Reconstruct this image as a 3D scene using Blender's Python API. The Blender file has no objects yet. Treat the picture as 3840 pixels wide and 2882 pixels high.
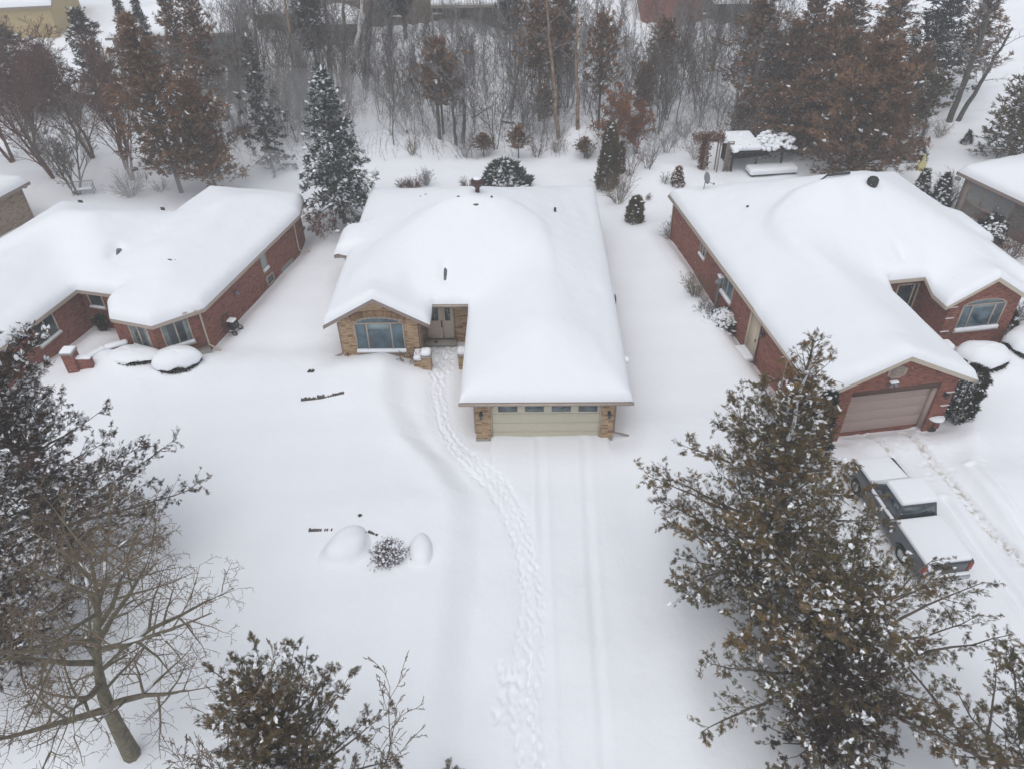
import bpy, math, random
import numpy as np
from mathutils import Vector, Matrix
from mathutils.geometry import delaunay_2d_cdt

# ------------------------------------------------------------------ scene + camera
S = bpy.context.scene
COL = S.collection
R_ = math.radians
F = 2880.0
PITCH, ROLL, CAM_H = R_(38.35), R_(1.13), 23.0
_cp, _sp = math.cos(PITCH), math.sin(PITCH)
_r = np.array([1, 0, 0.]); FW = np.array([0, _cp, -_sp]); _dn = np.array([0, -_sp, -_cp])
_c, _s = math.cos(ROLL), math.sin(ROLL)
RT = _c * _r + _s * _dn
DN = -_s * _r + _c * _dn
K = 3840 / 2212

def G(px, py, z=0.0):
    """world x, y of the point at height z seen at survey pixel (px, py) of a 2212 px wide print"""
    d = RT * (px * K - 1920) / F + DN * (py * K - 1441) / F + FW
    t = (z - CAM_H) / d[2]
    return d[0] * t, d[1] * t

def GY(px, py, Y):
    d = RT * (px * K - 1920) / F + DN * (py * K - 1441) / F + FW
    t = Y / d[1]
    return d[0] * t, CAM_H + d[2] * t

cd = bpy.data.cameras.new('camera'); cam = bpy.data.objects.new('camera', cd); COL.objects.link(cam)
cd.sensor_width = 36.0; cd.sensor_fit = 'HORIZONTAL'; cd.lens = F / 3840 * 36.0
cd.clip_start = 0.1; cd.clip_end = 2000
m = Matrix.Identity(4)
for i in range(3):
    m[i][0] = RT[i]; m[i][1] = -DN[i]; m[i][2] = -FW[i]
m[2][3] = CAM_H
cam.matrix_world = m
S.camera = cam

# ------------------------------------------------------------------ materials
MATS = {}
def nt(name):
    m = bpy.data.materials.new(name); m.use_nodes = True
    n = m.node_tree; b = n.nodes['Principled BSDF']
    MATS[name] = m
    return m, n, b

def N(n, t, **kw):
    o = n.nodes.new(t)
    for k, v in kw.items():
        if k.startswith('i_'):
            o.inputs[k[2:].replace('_', ' ')].default_value = v
        else:
            setattr(o, k, v)
    return o

def rgb(c): return (c[0], c[1], c[2], 1.0)

def plain(name, col, rough=0.6, metal=0.0, spec=0.4, var=0.12, scale=6.0, bump=0.0):
    m, n, b = nt(name)
    b.inputs['Roughness'].default_value = rough; b.inputs['Metallic'].default_value = metal
    b.inputs['Specular IOR Level'].default_value = spec
    tc = N(n, 'ShaderNodeTexCoord'); no = N(n, 'ShaderNodeTexNoise', i_Scale=scale, i_Detail=5.0)
    n.links.new(tc.outputs['Object'], no.inputs['Vector'])
    cr = N(n, 'ShaderNodeValToRGB')
    cr.color_ramp.elements[0].position = .3; cr.color_ramp.elements[1].position = .7
    cr.color_ramp.elements[0].color = rgb([x * (1 - var) for x in col]); cr.color_ramp.elements[1].color = rgb([min(1, x * (1 + var)) for x in col])
    n.links.new(no.outputs['Fac'], cr.inputs['Fac']); n.links.new(cr.outputs['Color'], b.inputs['Base Color'])
    if bump:
        bp = N(n, 'ShaderNodeBump', i_Strength=bump, i_Distance=.02)
        n.links.new(no.outputs['Fac'], bp.inputs['Height']); n.links.new(bp.outputs['Normal'], b.inputs['Normal'])
    return m

def snow_mat(name, dirt=False, bump=.25, col=(.85, .88, .925)):
    m, n, b = nt(name)
    b.inputs['Roughness'].default_value = .75; b.inputs['Specular IOR Level'].default_value = .15
    b.inputs['Base Color'].default_value = rgb(col)
    tc = N(n, 'ShaderNodeTexCoord')
    a = N(n, 'ShaderNodeTexNoise', i_Scale=1.3, i_Detail=4.0); c = N(n, 'ShaderNodeTexNoise', i_Scale=7.0, i_Detail=6.0, i_Roughness=.7)
    mp = N(n, 'ShaderNodeMapping'); mp.inputs['Scale'].default_value = (1.0, .32, 1.0); mp.inputs['Rotation'].default_value = (0, 0, .6)
    n.links.new(tc.outputs['Object'], a.inputs['Vector']); n.links.new(tc.outputs['Object'], mp.inputs['Vector']); n.links.new(mp.outputs['Vector'], c.inputs['Vector'])
    mx = N(n, 'ShaderNodeMath', operation='MULTIPLY_ADD'); mx.inputs[1].default_value = .25
    n.links.new(c.outputs['Fac'], mx.inputs[0]); n.links.new(a.outputs['Fac'], mx.inputs[2])
    bp = N(n, 'ShaderNodeBump', i_Strength=bump, i_Distance=.12)
    n.links.new(mx.outputs[0], bp.inputs['Height']); n.links.new(bp.outputs['Normal'], b.inputs['Normal'])
    if dirt:
        at = N(n, 'ShaderNodeAttribute', attribute_name='grit')
        g = N(n, 'ShaderNodeTexNoise', i_Scale=5.0, i_Detail=8.0, i_Roughness=.75)
        n.links.new(tc.outputs['Object'], g.inputs['Vector'])
        cr = N(n, 'ShaderNodeValToRGB'); cr.color_ramp.elements[0].position = .47; cr.color_ramp.elements[1].position = .62
        n.links.new(g.outputs['Fac'], cr.inputs['Fac'])
        mu = N(n, 'ShaderNodeMath', operation='MULTIPLY')
        n.links.new(cr.outputs['Color'], mu.inputs[0]); n.links.new(at.outputs['Fac'], mu.inputs[1])
        mc = N(n, 'ShaderNodeMix', data_type='RGBA'); mc.inputs[6].default_value = rgb(col); mc.inputs[7].default_value = (.36, .31, .24, 1)
        n.links.new(mu.outputs[0], mc.inputs[0]); n.links.new(mc.outputs[2], b.inputs['Base Color'])
    return m

def brick_mat(name, c1, c2, c3, mortar, bw, bh, dust=0.0, bias=0.0, off=.5):
    m, n, b = nt(name)
    b.inputs['Roughness'].default_value = .9; b.inputs['Specular IOR Level'].default_value = .2
    uv = N(n, 'ShaderNodeUVMap')
    br = N(n, 'ShaderNodeTexBrick', i_Scale=1.0, i_Mortar_Size=.008, i_Mortar_Smooth=.2, i_Bias=bias, i_Brick_Width=bw, i_Row_Height=bh, offset=off)
    br.inputs['Color1'].default_value = rgb(c1); br.inputs['Color2'].default_value = rgb(c2); br.inputs['Mortar'].default_value = rgb(mortar)
    n.links.new(uv.outputs['UV'], br.inputs['Vector'])
    # a second, longer-run colour drawn from cells as big as a brick
    mp = N(n, 'ShaderNodeMapping'); mp.inputs['Scale'].default_value = (1 / bw / 1.0, 1 / bh, 1)
    n.links.new(uv.outputs['UV'], mp.inputs['Vector'])
    wn = N(n, 'ShaderNodeTexWhiteNoise', noise_dimensions='2D')
    fl = N(n, 'ShaderNodeVectorMath', operation='FLOOR'); n.links.new(mp.outputs['Vector'], fl.inputs[0]); n.links.new(fl.outputs[0], wn.inputs['Vector'])
    cr = N(n, 'ShaderNodeValToRGB'); cr.color_ramp.elements[0].position = .78; cr.color_ramp.elements[1].position = .88
    n.links.new(wn.outputs['Value'], cr.inputs['Fac'])
    mc = N(n, 'ShaderNodeMix', data_type='RGBA'); mc.inputs[7].default_value = rgb(c3)
    sc = N(n, 'ShaderNodeMath', operation='MULTIPLY'); sc.inputs[1].default_value = .75
    n.links.new(cr.outputs['Color'], sc.inputs[0]); n.links.new(sc.outputs[0], mc.inputs[0]); n.links.new(br.outputs['Color'], mc.inputs[6])
    last = mc.outputs[2]
    if dust:
        g = N(n, 'ShaderNodeTexNoise', i_Scale=14.0, i_Detail=6.0, i_Roughness=.7)
        n.links.new(uv.outputs['UV'], g.inputs['Vector'])
        c2_ = N(n, 'ShaderNodeValToRGB'); c2_.color_ramp.elements[0].position = .52; c2_.color_ramp.elements[1].position = .75
        n.links.new(g.outputs['Fac'], c2_.inputs['Fac'])
        mu = N(n, 'ShaderNodeMath', operation='MULTIPLY'); mu.inputs[1].default_value = dust; n.links.new(c2_.outputs['Color'], mu.inputs[0])
        md = N(n, 'ShaderNodeMix', data_type='RGBA'); md.inputs[7].default_value = (.7, .7, .72, 1)
        n.links.new(mu.outputs[0], md.inputs[0]); n.links.new(last, md.inputs[6]); last = md.outputs[2]
    n.links.new(last, b.inputs['Base Color'])
    bp = N(n, 'ShaderNodeBump', i_Strength=.6, i_Distance=.012, invert=True)
    n.links.new(br.outputs['Fac'], bp.inputs['Height']); n.links.new(bp.outputs['Normal'], b.inputs['Normal'])
    return m

def leaf_mat(name, cols, patch=1.2, rough=.7):
    """colour drawn per spray, drifting in patches through the crown (green needles against winter-brown ones)"""
    m, n, b = nt(name)
    b.inputs['Roughness'].default_value = rough; b.inputs['Specular IOR Level'].default_value = .15
    ge = N(n, 'ShaderNodeNewGeometry'); tc = N(n, 'ShaderNodeTexCoord')
    no = N(n, 'ShaderNodeTexNoise', i_Scale=patch, i_Detail=2.0); n.links.new(tc.outputs['Object'], no.inputs['Vector'])
    a = N(n, 'ShaderNodeMath', operation='MULTIPLY_ADD'); a.inputs[1].default_value = .45
    n.links.new(ge.outputs['Random Per Island'], a.inputs[0])
    a2 = N(n, 'ShaderNodeMath', operation='MULTIPLY_ADD'); a2.inputs[1].default_value = 1.5; a2.inputs[2].default_value = -.48
    n.links.new(no.outputs['Fac'], a2.inputs[0]); n.links.new(a2.outputs[0], a.inputs[2])
    cr = N(n, 'ShaderNodeValToRGB')
    e = cr.color_ramp.elements
    e[0].color = rgb(cols[0]); e[0].position = 0; e[1].color = rgb(cols[-1]); e[1].position = 1
    for i, c in enumerate(cols[1:-1], 1):
        x = e.new(i / (len(cols) - 1)); x.color = rgb(c)
    n.links.new(a.outputs[0], cr.inputs['Fac']); n.links.new(cr.outputs['Color'], b.inputs['Base Color'])
    return m

def glass_mat(name, col=(.03, .045, .055)):
    m, n, b = nt(name)
    tc = N(n, 'ShaderNodeTexCoord'); no = N(n, 'ShaderNodeTexNoise', i_Scale=1.4, i_Detail=3.0); n.links.new(tc.outputs['Object'], no.inputs['Vector'])
    cr = N(n, 'ShaderNodeValToRGB'); cr.color_ramp.elements[0].position = .38; cr.color_ramp.elements[1].position = .68
    cr.color_ramp.elements[0].color = rgb([x * .6 for x in col]); cr.color_ramp.elements[1].color = rgb([x * 1.9 for x in col])
    n.links.new(no.outputs['Fac'], cr.inputs['Fac']); n.links.new(cr.outputs['Color'], b.inputs['Base Color'])
    b.inputs['Roughness'].default_value = .08; b.inputs['Specular IOR Level'].default_value = .8
    return m

SNOW = snow_mat('snow'); SNOWG = snow_mat('ground snow', dirt=True, bump=.42); SNOWB = snow_mat('clump snow', bump=.1)
TAN = brick_mat('tan stone brick', (.52, .36, .21), (.34, .21, .115), (.17, .09, .055), (.30, .25, .20), .27, .08, dust=.10)
RED = brick_mat('red brick', (.30, .088, .055), (.18, .055, .036), (.13, .05, .038), (.25, .17, .145), .22, .078, dust=.25)
BUFF = brick_mat('buff brick', (.36, .27, .19), (.27, .20, .14), (.17, .12, .09), (.26, .22, .18), .24, .08, dust=.1)
GREYB = brick_mat('grey brick', (.20, .18, .16), (.15, .135, .12), (.12, .11, .10), (.11, .10, .10), .22, .08, dust=.12)
PINKB = brick_mat('faded pink brick', (.32, .16, .12), (.25, .12, .09), (.2, .10, .08), (.26, .19, .17), .22, .08, dust=.2)
YELS = plain('yellow siding', (.42, .33, .17), .8)
DARKS = plain('charcoal siding', (.07, .08, .085), .8); GREYS = plain('grey siding', (.20, .21, .21), .8); WOODS = plain('weathered wood siding', (.17, .13, .10), .85)
TRIM = plain('beige trim', (.40, .335, .285), .55, var=.06); TRIM2 = plain('cream trim', (.50, .44, .36), .55, var=.06)
TAUPE = plain('taupe eave trim', (.27, .215, .19), .55, var=.08)
SHING = plain('dark shingles', (.045, .045, .05), .9, var=.3, scale=20)
GDOOR = plain('pale sage door paint', (.53, .495, .39), .5, var=.03); PINKD = plain('dusty pink door paint', (.36, .275, .245), .55, var=.04)
DOORP = plain('beige door paint', (.42, .365, .30), .5, var=.04); CREAMD = plain('cream door paint', (.52, .44, .33), .5, var=.04)
GLASS = glass_mat('window glass'); GLASSB = glass_mat('bluish window glass', (.045, .085, .11)); BLIND = plain('pale window blind', (.27, .36, .38), .3, spec=.6, var=.05)
FROST = glass_mat('leaded door glass', (.07, .10, .115)); CURT = plain('sheer curtain behind glass', (.22, .27, .28), .2, spec=.7, var=.2, scale=4)
CONC = plain('concrete', (.30, .285, .26), .9, bump=.3, scale=12); STONE = plain('garden rock', (.085, .075, .07), .9, var=.4, scale=5, bump=.5)
BLACK = plain('black metal', (.018, .018, .02), .45, var=.2); STEEL = plain('grey metal', (.22, .23, .24), .5, metal=.2); MAROON = plain('dark red metal vent', (.055, .02, .02), .5)
TRUCK = plain('slate blue truck paint', (.055, .065, .075), .3, spec=.6, var=.1); RUBBER = plain('tyre rubber', (.02, .02, .02), .85); TAIL = plain('red tail lamp plastic', (.24, .045, .03), .35)
CHROME = plain('dull chrome', (.45, .46, .48), .3, metal=.7); REDCL = plain('red flag cloth', (.55, .03, .04), .7); WHITECL = plain('white flag cloth', (.75, .74, .73), .7)
YELP = plain('pale yellow plastic', (.62, .56, .26), .5); GREENP = plain('green plastic bin', (.05, .13, .09), .5)
BARK = plain('grey brown bark', (.135, .115, .10), .95, var=.35, scale=9, bump=.6); BARKD = plain('dark wet bark', (.085, .075, .07), .95, var=.3, scale=9, bump=.6)
BARKG = plain('green grey bark', (.155, .14, .10), .95, var=.35, scale=7, bump=.6); BARKR = plain('reddish twig bark', (.155, .085, .07), .9, var=.3, scale=5)
BARKO = plain('peeling orange trunk', (.24, .165, .115), .95, var=.6, scale=2.2, bump=.4); BIRCH = plain('white birch bark', (.62, .61, .60), .9, var=.25, scale=3)
TWIG = plain('grey twigs', (.235, .225, .228), .95, var=.25, scale=.6); TWIGB = plain('brown twigs', (.17, .13, .09), .95, var=.25, scale=1)
POST = plain('weathered grey timber', (.24, .21, .18), .9, var=.3, scale=5); LATT = plain('dark lattice timber', (.045, .04, .038), .9, var=.3)
CEDN = leaf_mat('bronze green cedar', [(.055, .058, .034), (.11, .094, .05), (.175, .12, .055), (.26, .15, .06)], .35)
CEDD = leaf_mat('dark bronzed cedar', [(.028, .026, .022), (.055, .042, .032), (.085, .052, .036), (.12, .068, .042)], .35)
CEDB = leaf_mat('winter brown cedar', [(.085, .066, .042), (.14, .082, .046), (.20, .105, .054), (.26, .135, .064)], .30)
CEDG = leaf_mat('olive cedar', [(.045, .05, .034), (.09, .082, .048), (.14, .10, .055), (.19, .115, .06)], .30)
SPRU = leaf_mat('spruce needles', [(.018, .030, .028), (.030, .046, .042), (.045, .062, .052), (.060, .066, .050)], .4)
DARKN = leaf_mat('dark conifer needles', [(.018, .025, .026), (.03, .036, .034), (.044, .046, .040), (.066, .052, .040)], .4)
BLUEN = leaf_mat('blue spruce needles', [(.020, .034, .034), (.035, .052, .052), (.05, .07, .066), (.06, .075, .065)], .5)
RUST = leaf_mat('rusty beech leaves', [(.11, .045, .022), (.19, .075, .032), (.27, .11, .045), (.20, .10, .06)], .7)
DRYL = leaf_mat('dry brown leaves', [(.07, .035, .025), (.12, .055, .035), (.16, .075, .045), (.10, .06, .045)], .7)
HEDGE = leaf_mat('boxwood leaves', [(.010, .013, .008), (.018, .022, .012), (.03, .032, .018), (.045, .042, .025)], 1.5)
PURP = leaf_mat('purple brown twigs', [(.06, .035, .045), (.10, .06, .07), (.15, .10, .11), (.20, .15, .15)], 2)

# ------------------------------------------------------------------ mesh helpers
def mesh(name, V, faces, mat, parent=None, smooth=False, uv=None, loc=None):
    """V (n,3); faces: list of (m,k) int arrays, each of one polygon size"""
    V = np.asarray(V, dtype=np.float32)
    me = bpy.data.meshes.new(name)
    faces = [np.asarray(f, dtype=np.int32) for f in faces if len(f)]
    me.vertices.add(len(V)); me.vertices.foreach_set('co', V.ravel())
    lv = np.concatenate([f.ravel() for f in faces])
    cnt = np.concatenate([np.full(len(f), f.shape[1], dtype=np.int32) for f in faces])
    st = np.concatenate([[0], np.cumsum(cnt)[:-1]]).astype(np.int32)
    me.loops.add(len(lv)); me.loops.foreach_set('vertex_index', lv)
    me.polygons.add(len(cnt)); me.polygons.foreach_set('loop_start', st); me.polygons.foreach_set('loop_total', cnt)
    if smooth: me.polygons.foreach_set('use_smooth', np.ones(len(cnt), dtype=bool))
    if uv is not None:
        l = me.uv_layers.new(name='UVMap'); l.data.foreach_set('uv', np.asarray(uv, dtype=np.float32)[lv].ravel())
    me.update(calc_edges=True)
    me.materials.append(mat)
    o = bpy.data.objects.new(name, me); COL.objects.link(o)
    if parent: o.parent = parent
    if loc is not None: o.location = loc
    return o

def tag(o, label, cat=None, group=None, kind=None):
    if label: o['label'] = label
    if cat: o['category'] = cat
    if group: o['group'] = group
    if kind: o['kind'] = kind
    return o

def thing(name, label, cat, loc, rz=0.0, group=None):
    o = bpy.data.objects.new(name, None); COL.objects.link(o); o.empty_display_size = .3
    o.location = loc; o.rotation_euler = (0, 0, rz)
    return tag(o, label, cat, group)

class B:
    """collects simple solids; becomes ONE mesh"""
    def __init__(s): s.v = []; s.q = []; s.t = []; s.n = 0
    def add(s, V, Q=(), T=()):
        V = np.asarray(V, float)
        s.v.append(V)
        if len(Q): s.q.append(np.asarray(Q, int) + s.n)
        if len(T): s.t.append(np.asarray(T, int) + s.n)
        s.n += len(V); return s
    def box(s, x0, x1, y0, y1, z0, z1, M=None, taper=0.0):
        V = np.array([(x, y, z) for z in (z0, z1) for y in (y0, y1) for x in (x0, x1)], float)
        if taper:
            c = np.array([(x0 + x1) / 2, (y0 + y1) / 2, 0]); V[4:, :2] = c[:2] + (V[4:, :2] - c[:2]) * (1 - taper)
        if M is not None: V = V @ M[0].T + M[1]
        return s.add(V, [(0, 2, 3, 1), (4, 5, 7, 6), (0, 1, 5, 4), (2, 6, 7, 3), (0, 4, 6, 2), (1, 3, 7, 5)])
    def rod(s, a, b, r0, r1=None, n=8):
        a, b = np.array(a, float), np.array(b, float); r1 = r0 if r1 is None else r1
        V, Q = tubes(np.array([np.r_[a, b, r0, r1]]), n)
        s.add(V, Q)
        s.add(V[:n], T=[(0, i + 1, i) for i in range(1, n - 1)]); s.add(V[n:], T=[(0, i, i + 1) for i in range(1, n - 1)])
        return s
    def lathe(s, c, prof, n=16, sx=1, sy=1):
        V = []; Q = []
        for j, (r, z) in enumerate(prof):
            for i in range(n):
                a = 2 * math.pi * i / n; V.append((c[0] + r * sx * math.cos(a), c[1] + r * sy * math.sin(a), c[2] + z))
        for j in range(len(prof) - 1):
            for i in range(n): Q.append((j * n + i, j * n + (i + 1) % n, (j + 1) * n + (i + 1) % n, (j + 1) * n + i))
        return s.add(V, Q)
    def prism(s, poly, axis, a, b):
        """polygon in the plane across axis (0 x, 1 y, 2 z), from a to b"""
        n = len(poly); V = []
        for t in (a, b):
            for p in poly:
                q = [p[0], p[1]]; q.insert(axis, t); V.append(q)
        me = [(i, (i + 1) % n, n + (i + 1) % n, n + i) for i in range(n)]
        s.add(V, me)
        vs, es, fs, *_ = delaunay_2d_cdt([Vector(p) for p in poly], [], [list(range(n))], 1, 1e-6)
        for t in (a, b):
            W = []
            for p in vs:
                q = [p[0], p[1]]; q.insert(axis, t); W.append(q)
            s.add(W, T=[f for f in fs])
        return s
    def make(s, name, mat, parent=None, smooth=False, bevel=0.0, seg=2, loc=None):
        fs = []
        if s.q: fs.append(np.concatenate(s.q))
        if s.t: fs.append(np.concatenate(s.t))
        V = np.concatenate(s.v)
        o = mesh(name, V, fs, mat, parent, smooth, loc=loc)
        if bevel:
            md = o.modifiers.new('bevel', 'BEVEL'); md.width = bevel; md.segments = seg; md.limit_method = 'ANGLE'; md.angle_limit = R_(40)
        return o

def tubes(sg, n=4):
    """sg (m,8): p0 p1 r0 r1 -> verts, quads"""
    sg = np.asarray(sg, float); p0, p1 = sg[:, :3], sg[:, 3:6]
    d = p1 - p0; d /= (np.linalg.norm(d, axis=1, keepdims=True) + 1e-9)
    h = np.where(np.abs(d[:, 2:3]) > .9, np.array([[1., 0, 0]]), np.array([[0, 0, 1.]]))
    u = np.cross(d, h); u /= (np.linalg.norm(u, axis=1, keepdims=True) + 1e-9); w = np.cross(d, u)
    a = np.arange(n) * 2 * math.pi / n
    ring = u[:, None] * np.cos(a)[None, :, None] + w[:, None] * np.sin(a)[None, :, None]
    V = np.concatenate([p0[:, None] + ring * sg[:, 6][:, None, None], p1[:, None] + ring * sg[:, 7][:, None, None]], 1)
    i = np.arange(n); j = (i + 1) % n
    q = np.stack([i, j, n + j, n + i], 1)
    Q = (np.arange(len(sg)) * 2 * n)[:, None, None] + q[None]
    return V.reshape(-1, 3), Q.reshape(-1, 4)

def tube_obj(name, segs, mat, parent=None, thick=.025, loc=None):
    segs = np.asarray(segs, float); r = segs[:, 6]
    vs, fs, n = [], [], 0
    for sel, k in ((r > thick * 3, 8), ((r <= thick * 3) & (r > thick), 5), (r <= thick, 3)):
        if sel.any():
            v, f = tubes(segs[sel], k); vs.append(v); fs.append(f + n); n += len(v)
    return mesh(name, np.concatenate(vs), [np.concatenate(fs)], mat, parent, True, loc=loc)

def scatter(TV, TF, pos, X, Y, Z):
    """copies of a template at pos with axes X, Y, Z (each (n,3), lengths carry the scale)"""
    TV = np.asarray(TV, float)
    V = pos[:, None] + TV[None, :, 0:1] * X[:, None] + TV[None, :, 1:2] * Y[:, None] + TV[None, :, 2:3] * Z[:, None]
    k = len(TV)
    Fs = (np.arange(len(pos)) * k)[:, None, None] + np.asarray(TF)[None]
    return V.reshape(-1, 3), Fs.reshape(-1, np.asarray(TF).shape[1])

def nrm(a): return a / (np.linalg.norm(a, axis=-1, keepdims=True) + 1e-9)

def spray(rng, k=7, width=.16, spread=1.05, droop=.1):
    """a flat fan of scale-leaf twigs, all joined at the base so one spray is one island; unit length along +x"""
    V = [(0, 0, 0)]; T = []
    for i in range(k):
        t = i / (k - 1) * 2 - 1
        base = .55 * (1 - abs(t)) * rng.uniform(.6, 1)
        a = t * spread * rng.uniform(.75, 1.1)
        L = (1 - .45 * abs(t)) * rng.uniform(.7, 1.05) - base * .35
        b0 = np.array([base, t * .06, rng.uniform(-.04, .04)]); d = np.array([math.cos(a), math.sin(a), -droop * rng.uniform(0, 2)]); nrm_ = np.array([-math.sin(a), math.cos(a), rng.uniform(-.5, .5)])
        n = len(V)
        w = width * rng.uniform(.6, 1.1)
        V += [tuple(b0), tuple(b0 + d * L * .45 + nrm_ * w * .5), tuple(b0 + d * L * .5 - nrm_ * w * .5), tuple(b0 + d * L)]
        T += [(n, n + 2, n + 1), (n + 1, n + 2, n + 3), (0, n, n + 1)]
    return np.array(V), np.array(T)

def ico():
    p = (1 + 5 ** .5) / 2
    V = np.array([(-1, p, 0), (1, p, 0), (-1, -p, 0), (1, -p, 0), (0, -1, p), (0, 1, p), (0, -1, -p), (0, 1, -p), (p, 0, -1), (p, 0, 1), (-p, 0, -1), (-p, 0, 1)], float)
    V /= np.linalg.norm(V[0])
    T = np.array([(0, 11, 5), (0, 5, 1), (0, 1, 7), (0, 7, 10), (0, 10, 11), (1, 5, 9), (5, 11, 4), (11, 10, 2), (10, 7, 6), (7, 1, 8), (3, 9, 4), (3, 4, 2), (3, 2, 6), (3, 6, 8), (3, 8, 9), (4, 9, 5), (2, 4, 11), (6, 2, 10), (8, 6, 7), (9, 8, 1)])
    return V, T
ICO = ico()

def blob_mesh(rng, pos, size, flat=.55):
    n = len(pos); a = rng.uniform(0, 6.28, n)
    sx = size * rng.uniform(.6, 1.5, n); sy = size * rng.uniform(.6, 1.3, n); sz = size * flat * rng.uniform(.6, 1.3, n)
    X = np.stack([np.cos(a) * sx, np.sin(a) * sx, rng.uniform(-.25, .25, n) * sx], 1); Y = np.stack([-np.sin(a) * sy, np.cos(a) * sy, rng.uniform(-.25, .25, n) * sy], 1); Z = np.stack([0 * a, 0 * a, sz], 1)
    return scatter(ICO[0], ICO[1], pos, X, Y, Z)

# ------------------------------------------------------------------ where the houses stand (u right, v back; origin, yaw)
HC = ((-1.62, 25.25), R_(-1.2)); HL = ((-15.6, 32.8), R_(-14.5)); HR = ((12.75, 24.8), R_(8.0))
def toW(Hf, u, v):
    (ox, oy), a = Hf; c, s = math.cos(a), math.sin(a)
    return ox + c * u - s * v, oy + s * u + c * v
def toL(Hf, x, y):
    (ox, oy), a = Hf; c, s = math.cos(a), math.sin(a)
    return c * (x - ox) + s * (y - oy), -s * (x - ox) + c * (y - oy)

WC = [(0, 0), (.66, 0), (.66, .22), (5.46, .22), (5.46, 0), (6.0, 0), (6.0, 19.8), (-6.9, 19.8), (-6.9, 15.2), (-7.9, 15.0), (-7.9, 12.9), (-6.9, 12.7), (-6.9, 5.85), (-3.05, 5.85), (-3.05, 7.6), (0, 7.6)]
WR = [(.25, .12), (1.75, .12), (1.75, .42), (5.82, .42), (5.82, .12), (6.6, .12), (6.6, 7.9), (9.75, 7.9), (9.75, 5.6), (13.5, 5.6), (14.5, 7.2), (14.5, 19.6), (.25, 19.6)]
WL = [(-.1, 0), (-.1, 10.35), (-.6, 12.2), (-6.6, 12.2), (-6.6, 8.2), (-14.4, 8.2), (-14.4, .6), (-13.4, .6), (-13.4, -9), (-7.6, -9), (-7.6, .55), (-4.9, .55), (-4.9, -.75), (-3.6, -1.45), (-1.75, -1.72)]

def sm(t):
    t = np.clip(t, 0, 1); return t * t * (3 - 2 * t)

def seg_dist(x, y, poly, closed=True):
    d = np.full(np.shape(x), 1e9)
    n = len(poly)
    for i in range(n if closed else n - 1):
        (ax, ay), (bx, by) = poly[i], poly[(i + 1) % n]
        ux, uy = bx - ax, by - ay; L = ux * ux + uy * uy + 1e-12
        t = np.clip(((x - ax) * ux + (y - ay) * uy) / L, 0, 1)
        d = np.minimum(d, np.hypot(x - ax - t * ux, y - ay - t * uy))
    return d

_rs = np.random.RandomState(5)
_w = [(_rs.uniform(.05, .16), _rs.uniform(0, 6.28), _rs.uniform(0, 6.28)) for _ in range(9)]
_w2 = [(_rs.uniform(.35, .9), _rs.uniform(0, 6.28), _rs.uniform(0, 6.28)) for _ in range(10)]
def waves(x, y, W):
    h = 0 * x
    for f, a, p in W: h = h + np.sin(6.283 * f * (x * math.cos(a) + y * math.sin(a)) + p)
    return h / len(W) ** .5

PL = sorted([G(*p)[::-1] for p in [(883, 790), (890, 880), (925, 950), (985, 1005), (1035, 1070), (1043, 1130), (1040, 1250), (1024, 1400), (1012, 1530), (1005, 1660)]])
PR = sorted([G(*p)[::-1] for p in [(1345, 945), (1352, 1050), (1362, 1200), (1385, 1350), (1400, 1500), (1405, 1660)]])
TRAIL = sorted([G(*p)[::-1] for p in [(968, 738), (955, 790), (947, 850), (957, 920), (985, 965), (1030, 1008), (1078, 1050), (1108, 1100), (1130, 1160), (1143, 1240), (1150, 1330), (1142, 1420), (1135, 1500), (1140, 1580), (1148, 1660)]])
xl = lambda y: np.interp(y, [p[0] for p in PL], [p[1] for p in PL])
xr = lambda y: np.interp(y, [p[0] for p in PR], [p[1] for p in PR])
xt = lambda y: np.interp(y, [p[0] for p in TRAIL], [p[1] for p in TRAIL])
RTRK = [[G((3401) / K, 1600 / K), G(3678 / K, 1947 / K), G(3833 / K, 2113 / K)], [G(3250 / K, 1600 / K), G(3330 / K, 1675 / K), G(3420 / K, 1800 / K)], [G(3547 / K, 1870 / K), G(3810 / K, 2240 / K), G(3990 / K, 2500 / K)], [G(3640 / K, 1760 / K), G(3840 / K, 2020 / K)]]
CTRK = [[G(1166, 950), G(1176, 1300), G(1186, 1660)], [G(1262, 950), G(1282, 1300), G(1310, 1660)], [G(1205, 960), G(1228, 1660)]]
MOUNDS = [(*G(840, 800), 1.7, .32), (*G(780, 830), 2.6, .28), (*G(735, 845), 1.6, .2), (*G(1395, 390), 3.2, .9), (*G(1345, 420), 2.0, .5), (*G(1250, 310), 2.0, 1.2), (*G(250, 785), 1.7, .5), (*G(1475, 385), 2.5, .35), (*G(1700, 900), 2.6, .3),
          (*G(2190, 1060), 2.2, .45), (*G(2160, 790), 1.8, .3), (*G(730, 1195), 3.0, .22), (*G(840, 1130), 2.0, .12), (*G(1010, 70, 2.5), 5., 1.2), (*G(800, 60, 2.5), 4., .8), (*G(1100, 300), 2.5, .5), (*G(830, 300), 2., .4)]

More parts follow.
